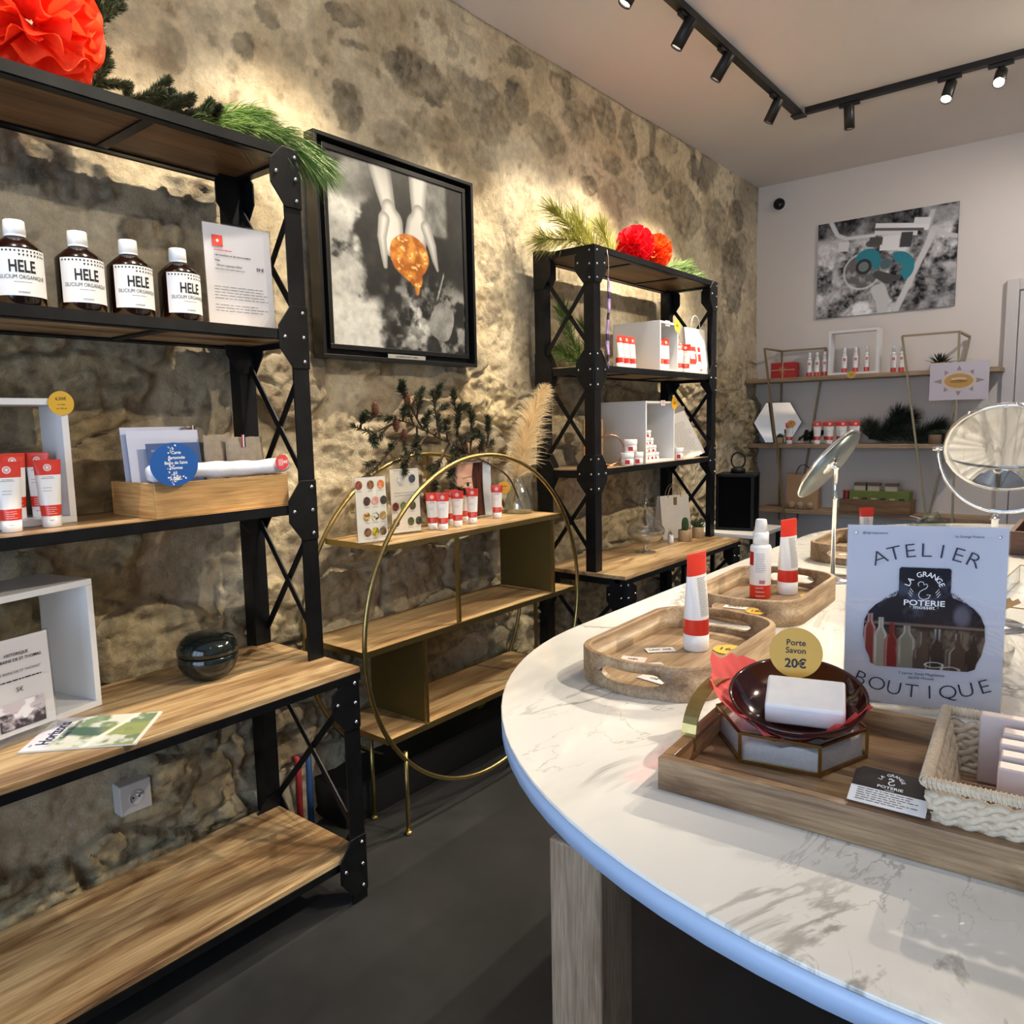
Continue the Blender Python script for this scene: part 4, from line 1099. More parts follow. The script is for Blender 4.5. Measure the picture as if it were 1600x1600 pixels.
print_sheet('photo_print',iw,ih,hands,PRINT,pf,300,290,-.0400,z0=iz)
MB().box(-.10,.10,-.0465,-.0455,.014,.030).build('caption_plate',pm('plate_silver',lin(170,168,164),.4,.4),pf)
cpx = MB(); put_text(cpx,'LES BAINS DE SAINT THOMAS',0,.022,.009,-.0469,0,.01); cpx.build('printed_lettering',INK,pf)

# ================================================================== ITEMS ON THE BRASS SHELF
zr = CZ+.3465
def mineral_card(label,y,x,w,h,rz,rows,head,cols):
    s = acrylic_stand(label,x,y,zr,w,h,rz,-.03,.055,'sign',lin(240,234,222))
    p = MB(); k = 0
    for j,row in enumerate(rows):
        for i,fx in enumerate(row[1]):
            c = cols[k % len(cols)]; k += 1
            mdisc = MB().disc((fx*w,row[0]*h),w*.105,w*.125,-.0022,18)
            mdisc.build('stone_picture',c,s)
            lines(p,fx*w-w*.09,fx*w+w*.09,row[0]*h-w*.18,row[0]*h-w*.18,1,-.0022,.0012,0,k,short=.2)
    if head: 
        for zz in head: lines(p,-w*.36,w*.36,zz*h,zz*h,1,-.0022,.0016,0,int(zz*99),short=.1)
    p.build('printed_lettering',GREYINK,s)
    return s
def stm(i,c1,c2): return pm('stone_print_%d'%i,c1,.4,noise=.7,nscale=90) if False else _two(c1,c2,i)
def _two(c1,c2,i):
    m,n,l,b = nt('stone_picture_print'); tc=n.new('ShaderNodeTexCoord'); t=n.new('ShaderNodeTexNoise'); t.inputs['Scale'].default_value=95; t.inputs['Detail'].default_value=3
    mp=n.new('ShaderNodeMapping'); mp.inputs['Location'].default_value=(i*1.3,i,i*.7); l.new(tc.outputs['Object'],mp.inputs[0]); l.new(mp.outputs[0],t.inputs['Vector'])
    r=n.new('ShaderNodeValToRGB'); r.color_ramp.elements[0].position=.4; r.color_ramp.elements[1].position=.6; r.color_ramp.elements[0].color=(*c1,1); r.color_ramp.elements[1].color=(*c2,1)
    l.new(t.outputs['Fac'],r.inputs[0]); l.new(r.outputs[0],b.inputs['Base Color']); b.inputs['Roughness'].default_value=.4; return m
C1 = [_two(lin(*a),lin(*b_),i) for i,(a,b_) in enumerate((((110,50,36),(150,84,60)),((60,56,30),(150,100,60)),((190,90,40),(220,150,100)),((60,40,34),(90,60,48)),((190,130,120),(214,160,150)),((44,40,32),(74,66,50)),((120,70,30),(220,190,120)),((40,44,30),(220,214,190)),((150,120,70),(180,150,96)),((84,50,34),(130,92,66)),((210,190,40),(120,110,50)),((70,56,40),(140,116,84))))]
C2 = [_two(lin(*a),lin(*b_),i+20) for i,(a,b_) in enumerate((((170,170,164),(226,226,220)),((40,44,60),(90,96,110)),((84,34,28),(130,60,48)),((70,96,50),(130,150,90)),((44,50,36),(90,86,60)),((50,56,66),(90,96,110)),((60,70,40),(96,104,60)),((36,38,30),(90,86,70))))]
mineral_card('tall acrylic stand printed with four rows of round stone pictures, on the brass shelf',1.705,.285,.122,.232,RZW-.25,[(.87,(-.36,.0,.32)),(.63,(-.14,.12,.38)),(.40,(-.16,.10,.34)),(.17,(-.16,.08,.32))],None,C1)
mineral_card('acrylic stand with two stone pictures above six more, behind the brass hoop',1.930,.215,.128,.245,RZW-.25,[(.83,(-.13,.24)),(.42,(-.34,-.08,.22)),(.18,(-.34,.14,.40))],[.96,.58,.62],C2)
for i,(x,y,lbl) in enumerate(((.215,2.065,'small red and white tube on the brass shelf, leftmost of the group'),(.262,2.075,'small red and white tube on the brass shelf, second from left in front'),(.190,2.200,'small red and white tube on the brass shelf, left one of the back row'),(.245,2.175,'small red and white tube on the brass shelf, third in the front row'),(.180,2.290,'small red and white tube on the brass shelf, back row right, half hidden'),(.235,2.275,'small red and white tube on the brass shelf, right end of the front row'))):
    o = dup(tb,(x,y,zr),face((x,y)),lbl,'small tubes on the brass shelf'); o.scale = (.86,.86,.86)
o = dup(tb,(.215,2.455,zr),face((.215,2.455),off=-8),'single red and white tube with a round yellow tag, next to the glass vase'); o.scale = (.86,.86,.86); del o['group']
round_tag('price_tag','round yellow price tag clipped to the single tube by the glass vase',(.237,2.478,zr+.128),face((.215,2.455)),.027,[('10,20€',0,.005,.008,.015),('Le tube',0,-.006,.005,0)],pm('amber_tag',lin(244,180,40),.5))
# portrait card
pc = acrylic_stand("acrylic stand with a portrait photo of half a face on the brass shelf",.150,2.390,zr,.205,.245,RZW-.1,-.03,.06)
def port(u,v):
    n = fbm(u*5,v*5,4,1)
    c = mixc(lin(206,160,138),lin(226,186,164),sst(.3,.7,n)); c = mixc(c,lin(186,128,106),sst(.62,.95,v)*.6)
    c = mixc(c,lin(170,110,92),.7*sst(.05,.0,np.abs(np.hypot((u-.50)/.9,(v-.55)/1.6)-.06)))
    br = sst(.014,.0,np.abs(v-.27-.35*(u-.30)**2+.08*(u-.2)))*sst(.12,.2,u)*sst(.46,.40,u); c = mixc(c,lin(96,60,44),br)
    e = sst(1.1,.8,np.hypot((u-.31)/.115,(v-.40)/.040)); c = mixc(c,lin(228,214,206),e)
    c = mixc(c,lin(84,74,60),sst(1.1,.9,np.hypot((u-.31)/.045,(v-.395)/.042))*e); c = mixc(c,lin(30,20,18),sst(1.1,.8,np.hypot((u-.31)/.018,(v-.395)/.017)))
    c = mixc(c,lin(50,28,22),sst(.012,.0,np.abs(v-.36+.9*(u-.31)**2*-2.0))*sst(.18,.22,u)*sst(.44,.40,u))
    hair = sst(.46,.50,u+.05*np.sin(v*6)+.03*(n-.5)); c = mixc(c,mixc(lin(40,22,20),lin(78,44,36),sst(.3,.7,fbm(u*40,v*3,3,2))),hair)
    bg = sst(.76,.78,u+.02*np.sin(v*4)); return mixc(c,lin(176,186,196),bg)
print_sheet('portrait_print',.195,.228,port,PRINTG,pc,110,120,-.0022,z0=.010)
# glass vase with pampas plume and fir branch
gv = thing('glass_vase','squat clear glass vase at the right end of the brass shelf','vase',(.175,2.655,zr))
MB().lathe([(.058,0),(.064,.004),(.066,.02),(.060,.055),(.043,.10),(.027,.132),(.022,.150),(.026,.165),(.0245,.165),(.020,.150),(.025,.132),(.041,.10),(.058,.055),(.064,.02),(.060,.006),(.0,.004)],36).build('vase_body',clear('vase_glass',(.93,.96,.93),0,1.5,.6),gv)
pg = thing('pampas_grass','feathery cream pampas grass plume standing in the glass vase','dried grass',(.175,2.655,zr+.012))
pg['kind'] = 'thing'
base = Vector((.175,2.655,zr+.012)); stp = [Vector(q)-base for q in [(.175,2.655,zr+.012),(.170,2.668,zr+.17),(.160,2.72,zr+.27),(.155,2.80,zr+.43),(.16,2.90,zr+.56)]]
P = curve_pts(stp,12); sm = MB().tube(P,.002,6); sm.build('stem',pm('dry_stem',lin(196,174,120),.8),pg)
fl = MB()
for i in range(10,len(P)):
    s_ = (i-10)/(len(P)-10); Lf = .135*(math.sin(PI*min(1,s_*.82+.14))**.7)
    d = (P[min(i+1,len(P)-1)]-P[i-1]).normalized()
    for k in range(70):
        a = random.uniform(0,2*PI); x = d.orthogonal().normalized(); y = d.cross(x); r = x*math.cos(a)+y*math.sin(a)
        needle(fl,P[i].lerp(P[i-1],random.random()),d*random.uniform(.3,1.1)+r*random.uniform(.2,.9)+Vector((0,-.2,0)),Lf*random.uniform(.6,1.15),.0011,0,.25)
fl.build('plume',tissue('pampas_cream',lin(240,220,180),.3),pg)
base = (0.205,2.640,zr+.02)
main = [base,(0.200,2.55,zr+.17),(0.175,2.38,zr+.26),(0.155,2.20,zr+.34),(0.145,2.02,zr+.41),(0.135,1.84,zr+.45)]
tw = [[(0.155,2.24,zr+.33),(0.155,2.16,zr+.22),(0.160,2.10,zr+.08)],[(0.155,2.30,zr+.29),(0.155,2.26,zr+.22),(0.165,2.24,zr+.12)],[(0.145,2.06,zr+.40),(0.145,1.96,zr+.34),(0.155,1.86,zr+.26),(0.165,1.79,zr+.22)],[(0.145,2.1,zr+.38),(0.135,2.04,zr+.48),(0.135,2.0,zr+.53)],[(0.145,1.98,zr+.42),(0.135,1.86,zr+.38),(0.145,1.76,zr+.40)],
      [(0.155,2.28,zr+.31),(0.145,2.30,zr+.42),(0.135,2.29,zr+.50)],[(0.155,2.36,zr+.27),(0.145,2.38,zr+.36),(0.135,2.40,zr+.44)],[(0.165,2.40,zr+.26),(0.155,2.47,zr+.32),(0.145,2.50,zr+.40)],[(0.155,2.18,zr+.35),(0.135,2.18,zr+.46),(0.135,2.17,zr+.52)],[(0.155,2.12,zr+.37),(0.165,2.02,zr+.30),(0.175,1.93,zr+.27)]]
fb = branch('fir_branch','arching fir branch with brown cones leaning out of the glass vase','branch',[main]+tw+sum([sub(s_,5,.10,1,.1,i_+3,.05) for i_,s_ in enumerate(tw)],[])+sub(main,7,.16,1,.0,77,.4),.028,.0013,10,pm('green_fir',lin(52,58,34),.6,noise=.3,nscale=8),.95,.0,tipbias=.28,stem_r=.005,loc0=base)
CONE = pm('cone_brown',lin(104,62,44),.8,noise=.4,nscale=120)
for c in ((.145,1.86,zr+.46),(.155,1.99,zr+.36),(.155,2.14,zr+.16),(.16,2.09,zr+.11),(.145,1.96,zr+.40),(.135,2.03,zr+.50),(.155,2.44,zr+.30),(.155,2.33,zr+.30)):
    cm = MB(); q = Vector(c)-Vector(base)
    for k in range(7):
        zz = -.022+k*.0068; rr = .0125*math.sin(PI*(k+1)/8.5)+.004
        cm.lathe([(rr*.5,zz-.003),(rr,zz+.002),(rr*.7,zz+.005)],9,0,Matrix.Translation(q) @ Matrix.Rotation(.4*k,4,'Z'))
    cm.tube([q+Vector((0,0,-.024)),q+Vector((0,0,.028))],.005,6)
    cm.build('fir_cone',CONE,fb)

# ================================================================== ITEMS ON THE FAR SHELF
KRAFT = pm('kraft_paper', lin(170,138,104), .8, noise=.06, nscale=20)
PAPERW = pm('white_bag_paper', lin(232,228,224), .7, noise=.03, nscale=9)
# third board
z3 = 1.7045
cube_frame('white open box frame on the third board of the far shelf, holding two tubes', .34,3.895,z3,.235,.262,.28,RZW+.05,.012)
for (x,y,r_,lbl,dz) in ((.30,3.335,60,'first of three slim tubes left of the upper white frame, far shelf',0),(.30,3.395,60,'middle of three slim tubes left of the upper white frame, far shelf',0),(.30,3.455,60,'last of three slim tubes, nearest the upper white frame, far shelf',0),
                  (.318,3.722,50,'red and white tube inside the upper white frame on the far shelf, left one',.0125),(.320,3.782,50,'red and white tube inside the upper white frame on the far shelf, right one',.0125),
                  (.31,3.960,20,'red and white tube right of the upper white frame, left one, far shelf',0),(.315,4.035,0,'tube right of the upper white frame, next to the gift bag, far shelf',0)):
    dup(tb,(x,y,z3+dz),face((x,y),off=r_),lbl,'tubes on the far shelf')
def clip_tag(x,y,z,rz,label,w=.05,h=.028):
    t = thing('price_card',label,'price card',(x,y,z),rz)
    MB().box(-w/2,w/2,-.0012,0,0,h).build('card',pm('tag_card',lin(236,230,226),.6),t)
    p = MB(); lines(p,-w*.36,w*.36,h*.3,h*.7,3,-.0016,.0018,0,7,short=.2); p.build('small_print',REDINK,t); return t
clip_tag(.343,3.76,z3+.240,RZW,'small white price card on the top edge of the upper white frame, far shelf')
round_tag('price_tag','round yellow price tag on the corner of the upper white frame, far shelf',(.345,3.870,z3+.250),RZW,.034,[('8€',0,0,.02,.02)],pm('pale_amber_tag',lin(240,206,70),.5))
def paper_bag(label, loc, rz, w, h, d, mat, handles, cat='paper bag', hm=None, group=None):
    t = thing('paper_bag', label, cat, loc, rz, group)
    m = MB(); nz = 8
    for k in range(nz+1):
        s_ = k/nz; dd = d*(1-.75*s_); ww = w*(1-.02*s_)
        m.v += [(-ww/2,-dd/2,h*s_),(0,-dd/2-.002*math.sin(s_*9),h*s_),(ww/2,-dd/2,h*s_),(ww/2-.006*s_*2*(1-s_*.5),0,h*s_),(ww/2,dd/2,h*s_),(-ww/2,dd/2,h*s_),(-ww/2+.006*s_*2*(1-s_*.5),0,h*s_)]
    for k in range(nz):
        for i in range(7):
            j = (i+1)%7; m.f.append((k*7+i,k*7+j,(k+1)*7+j,(k+1)*7+i)); m.m.append(0); m.sm.append(False)
    m.f.append((6,5,4,3,2,1,0)); m.m.append(0); m.sm.append(False)
    m.build('bag_body',mat,t)
    if handles:
        hr = w*.22
        for s_ in (-1,1):
            yy = s_*(d*.125+.002)
            MB().tube([(hr*math.cos(a),yy,h-.012+ (hr*1.5*math.sin(a)+.0)) for a in [PI*i/16 for i in range(17)]],.0022,8).build('handle',hm or mat,t)
    return t
gb = paper_bag('white gift bag with red emblem panels, right end of the far shelf', (.30,4.165,z3), RZW-.05, .255,.262,.085, PAPERW, True, hm=PAPERW)
p = MB(); yb=-.046
def bagp(pts,mi): 
    p.flat([(x,-(.0425*(1-.75*z/.262))-.0012,z) for x,z in pts],mi)
bagp([(-.105,.055),(-.02,.055),(-.02,.155),(-.105,.155)],0); bagp([(.0,.02),(.035,.02),(.035,.155),(.0,.155)],0)
p.build('red_panels',pm('bag_red',lin(216,66,52),.6),gb)
p = MB()
def bagp2(pts,mi=0): p.flat([(x,-(.0425*(1-.75*z/.262))-.0018,z) for x,z in pts],mi)
bagp2([(-.090,.085),(-.035,.085),(-.035,.13),(-.090,.13)]); bagp2([(-.02,.04),(-.004,.04),(.002,.15),(-.012,.15)]); bagp2([(-.03,.115),(.03,.115),(.03,.128),(-.03,.128)])
p.build('white_emblem',WINK,gb)
# keychain
kc = thing('fabric_keychain','lavender and black patterned ribbon keychain hanging from the far shelf corner','keychain',(.392,3.075,1.69))
MB().tube([(0,0,.41),(.002,.003,.45),(.0,.004,.50),(-.004,.0,.535)],.0012,6).build('cord',pm('cord_white',lin(210,205,205),.7),kc)
LAV = pm('lavender_fabric',lin(176,150,200),.75,noise=.15,nscale=30); lk = MB()
o_ = 0; nn = 26
for k in range(nn+1):
    s_ = k/nn; wv = .014*(math.sin(PI*min(1,s_*1.02+.02))**.5)*(.75+.25*math.sin(s_*11)); yc = .004*math.sin(s_*9); xc = .004*math.sin(s_*6)
    for q in ((-wv,-.003),(wv,-.003),(wv,.003),(-wv,.003)): lk.v.append((xc+q[1]+.0015*math.sin(s_*40), yc+q[0], .41*(1-s_)))
for k in range(nn):
    for i in range(4): lk.f.append((k*4+i,k*4+(i+1)%4,(k+1)*4+(i+1)%4,(k+1)*4+i)); lk.m.append(0 if (k%6)<4 else 1); lk.sm.append(False)
lk.build('fabric_strap',[LAV,pm('dark_print_fabric',lin(60,46,70),.75)],kc)
# second board
cube_frame('tall white open box frame holding stacked jars on the far shelf', .335,3.865,z2,.330,.325,.28,RZW,.012)
clip_tag(.338,3.72,z2+.302,RZW,'small white price card on the top edge of the tall white frame, far shelf')
round_tag('price_tag','round amber price tag on the corner of the tall white frame, far shelf',(.340,3.850,z2+.315),RZW,.034,[('12€',0,0,.018,.02)],pm('amber_tag_two',lin(228,168,44),.5))
jr = thing('cream_jar','small white jar at the right end of the bottom row of the pyramid','jar',(.308,3.690,z2+.0125),0,'stacked jars in the tall white frame')
jr.rotation_euler = (0,0,face((.308,3.69))); jr.scale = (.82,.82,.82)
MB().lathe([(.022,0),(.0235,.002),(.0235,.028),(.0225,.0285)],24).build('jar_body',TUBEW,jr)
MB().lathe([(.0245,.0287),(.0250,.030),(.0250,.047),(.0240,.048)],24).build('lid',CAPW,jr)
p = MB(); 
for i in range(5):
    a0=-.009+.0036*i; a1=a0+.0036; R=.0240
    p.flat([(R*math.sin(a/R),-R*math.cos(a/R),z) for a,z in ((a0,.006),(a1,.006),(a1,.022),(a0,.022))],0)
p.build('red_square_logo',TUBES,jr)
rows = ((0,(3.567,3.608,3.649)),(1,(3.575,3.617,3.659)),(2,(3.585,3.628)),(3,(3.600,)))
nm = {(0,0):'first jar',(0,1):'second jar',(0,2):'third jar',(1,0):'first jar',(1,1):'middle jar',(1,2):'last jar',(2,0):'left jar',(2,1):'right jar',(3,0):'topmost jar'}
rn = ['bottom row','second row','third row','very top']
for lv,ys in rows:
    for i,y in enumerate(ys):
        dup(jr,(.308,y,z2+.0125+lv*.0398),face((.308,y),off=6*(-1)**i),'small white jar, %s from the left in the %s of the pyramid' % (nm[(lv,i)],rn[lv]) if lv<3 else 'small white jar with red logo on the very top of the jar pyramid')
for (x,y,dz,lbl) in ((.335,3.345,0,'white cream jar outside the tall white frame, lower left one'),(.345,3.430,0,'white cream jar outside the tall white frame, lower right one next to it'),(.338,3.372,.0485*1.35,'white cream jar outside the tall white frame, stacked on the lower two')):
    o = dup(jr,(x,y,z2+dz),face((x,y)),lbl,'large jars left of the tall white frame'); o.scale = (1.35,1.35,1.35) if x!=.345 else (1.2,1.2,1.35)
o = dup(jr,(.335,3.915,z2),face((.335,3.9)),'single white jar standing between the tall white frame and the leaning text sheets'); o.scale=(1.1,1.1,1.4); del o['group']
# leaning sheets
def sheet(label,x,y,w,h,rot,mat,txt,cat='sheet of paper',z=z2):
    t = thing('paper_sheet',label,cat,(x,y,z+.001)); t.rotation_euler = rot
    MB().box(-w/2,w/2,0,.0012,0,h).build('paper',mat,t)
    if txt:
        p = MB(); lines(p,-w*.40,w*.40,h*.12,h*.78,22,-.0004,.0022,0,5,short=.25); p.build('small_print',GREYINK,t)
    return t
sheet('grey card leaning upright behind the white text sheet on the far shelf',.175,4.13,.28,.305,(-.10,0,RZW-.35),pm('grey_card',lin(150,144,144),.7),False)
sheet('white sheet of small print leaning askew on the second board of the far shelf',.30,4.185,.215,.285,(-.42,-.22,RZW-.25),pm('sheet_paper',lin(226,222,222),.7),True)
# wooden picture block and copper ring
wb = thing('picture_block','upright wooden picture block behind the front left post of the far shelf','picture frame',(.17,3.29,z2),RZW-.5)
MB().box(-.055,.055,0,.02,0,.235).build('frame_body',PINEW,wb,bev=.002)
MB().box(-.048,.048,-.0015,-.0002,.008,.227).build('print',pm('brown_print',lin(150,112,88),.5,noise=.25,nscale=14),wb)
cr2 = thing('copper_ring_holder','thin copper ring standing beside the front left post of the far shelf','ring',(.27,3.285,z2),RZW-.6)
MB().tube([(.075*math.cos(a),0,.081+.075*math.sin(a)) for a in [2*PI*i/40 for i in range(40)]],.004,8,True).build('hoop',pm('copper',lin(206,150,120),.25,1.0),cr2)
MB().lathe([(.03,0),(.03,.004),(.004,.006)],24).build('base',pm('copper_b',lin(190,130,100),.3,1.0),cr2)
st = [(.12,3.34,z3+.02),(.11,3.24,z3+.10),(.11,3.16,z3+.20),(.11,3.12,z3+.27)]
branch('pine_branch','dark pine branch standing in the shade at the left end of the third board','branch',[st,[(.12,3.30,z3+.02),(.12,3.18,z3+.06),(.12,3.10,z3+.08)],[(.12,3.36,z3+.02),(.12,3.34,z3+.12),(.12,3.30,z3+.2)]],.10,.0012,22,PINEG,.7,.0)
# glass dish on the desk board
gd = thing('glass_candy_dish','footed clear glass candy dish with a tall domed lid on the far desk board','glass dish',(.30,3.600,zd))
VG = clear('dish_glass',(.96,.97,.96),0,1.5,.6)
MB().lathe([(.055,.0),(.056,.004),(.018,.010),(.010,.022),(.014,.034),(.010,.044),(.030,.052),(.075,.070),(.098,.100),(.100,.118),(.097,.118),(.094,.100),(.072,.074),(.028,.056),(.0,.052)],40).build('footed_bowl',VG,gd)
MB().lathe([(.102,.1195),(.098,.135),(.080,.158),(.055,.178),(.040,.200),(.034,.215),(.022,.226),(.008,.236),(.010,.243),(.020,.258),(.021,.275),(.012,.296),(.004,.318),(.0,.320)],40).build('lid',VG,gd)
wb2 = paper_bag('white paper bag with brown label behind the two cactus pots', (.175,4.165,zd), RZW-.35, .235,.255,.09, pm('offwhite_bag',lin(206,200,192),.75,noise=.04,nscale=12), True, hm=pm('twine',lin(150,130,104),.8))
MB().box(-.012,.014,-.020,-.018,.195,.245).build('brown_label',pm('brown_label',lin(120,98,60),.7),wb2)
POTM = wood('cork_pot', [lin(150,126,96),lin(188,162,128),lin(206,184,150)], 'z', 3, .8, 1.2, bump=.3, seed=3)
CACT = pm('cactus_green',lin(52,78,44),.6,noise=.3,nscale=40,bump=.5,bscale=120)
def pot(label,x,y,z,r,h,kind,group=None,cat='potted plant',mat=POTM,k=1.0):
    t = thing('potted_succulent' if kind=='s' else 'potted_cactus',label,cat,(x,y,z),0,group)
    MB().lathe([(r*.92,0),(r,.003),(r,h*.97),(r*.97,h),(r*.86,h),(r*.84,h-.008),(0,h-.008)],24).build('pot',mat,t)
    if kind == 'c':
        m = MB(); N = 16; R=.019*k; H_=.075*k; prof=[(.6,0),(.95,.2),(1.,.5),(.9,.75),(.6,.93),(.05,1.0)]
        for rr,zz in prof:
            for i in range(N*2):
                a=2*PI*i/(N*2); q=R*rr*(1 if i%2 else .82); m.v.append((q*math.cos(a),q*math.sin(a),h-.008+H_*zz))
        for j in range(len(prof)-1):
            for i in range(N*2):
                i2=(i+1)%(N*2); m.f.append((j*N*2+i,j*N*2+i2,(j+1)*N*2+i2,(j+1)*N*2+i)); m.m.append(0); m.sm.append(False)
        m.build('cactus',CACT,t)
    else:
        m = MB()
        for q in range(22):
            a=q*2.4; el=.25+1.15*(q/22); L_=(.052-.018*q/22)*k; d=Vector((math.cos(a)*math.cos(el),math.sin(a)*math.cos(el),math.sin(el)))
            x_=d.cross(Vector((0,0,1))).normalized(); n_=x_.cross(d); b0=Vector((0,0,h-.004)); o=len(m.v); wv=.0075*k
            m.v += [tuple(b0-x_*wv*.6),tuple(b0+x_*wv*.6),tuple(b0+d*L_*.5+x_*wv),tuple(b0+d*L_*.5-x_*wv),tuple(b0+d*L_+n_*.004),tuple(b0+d*L_*.45-n_*.006*k)]
            m.f += [(o,o+1,o+2,o+5),(o,o+5,o+3),(o+5,o+2,o+4),(o+5,o+4,o+3),(o,o+3,o+4,o+2),(o,o+2,o+1)]; m.m += [0]*6; m.sm += [False]*6
        m.build('leaves',CACT,t)
    return t
pot('small round cactus in a pale cork-like pot beside the glass candy dish',.305,4.065,zd,.040,.066,'c',k=1.1)
pot('small leafy succulent in a pale cork-like pot in front of the white paper bag',.315,4.215,zd,.036,.066,'s',k=1.2)
MB_ = MB().lathe([(.014,0),(.015,.002),(.015,.034),(.012,.036),(.012,.046)],18)
tag(MB_.build('small_vial',TUBEW),'tiny white vial left of the cactus pots on the far desk board','vial').location = (.27,3.955,zd)
# white side table with black lantern
stb = thing('side_table','small white-topped side table with black legs beyond the far shelf','table',(.38,4.62,0))
MB().box(-.27,.235,-.26,.24,.728,.752).build('table_top',pm('white_table_top',lin(230,228,226),.4),stb,bev=.003)
for x in (-.24,.205):
    for y in (-.23,.21): MB().box(x-.012,x+.012,y-.012,y+.012,0,.7275).build('leg',BLACKM,stb)
MB().bar((.205,-.225,.50),(.205,-.02,.722),.014,.014).build('corner_brace',BLACKM,stb)
ln = thing('lantern','tall black lantern with a ring handle on the white side table','lantern',(.405,4.60,.7525),math.radians(12))
BLK = pm('black_lantern_paint',lin(12,12,13),.5,spec=.2)
MB().box(-.115,.115,-.115,.115,0,.018).build('base',BLK,ln,bev=.002)
MB().box(-.115,.115,-.115,.115,.332,.350).build('roof_plate',BLK,ln,bev=.002)
fm = MB()
for x in (-1,1):
    for y in (-1,1): fm.box(x*.106-.008,x*.106+.008,y*.106-.008,y*.106+.008,.018,.332)
fm.build('corner_frame',BLK,ln)
SMK = pm('smoked_panel',lin(7,7,8),.75,spec=.03)
for k in range(4):
    Mk = Matrix.Rotation(k*PI/2,4,'Z'); MB().box(-.098,.098,-.107,-.104,.018,.332,0,Mk).build('side_panel',SMK,ln)
MB().lathe([(.045,.3502),(.045,.375),(.035,.382),(.02,.39)],24).build('chimney_cap',BLK,ln)
MB().tube([(.042*math.cos(a),0,.430+.050*math.sin(a)) for a in [2*PI*i/28 for i in range(28)]],.005,8,True).build('ring_handle',BLK,ln)

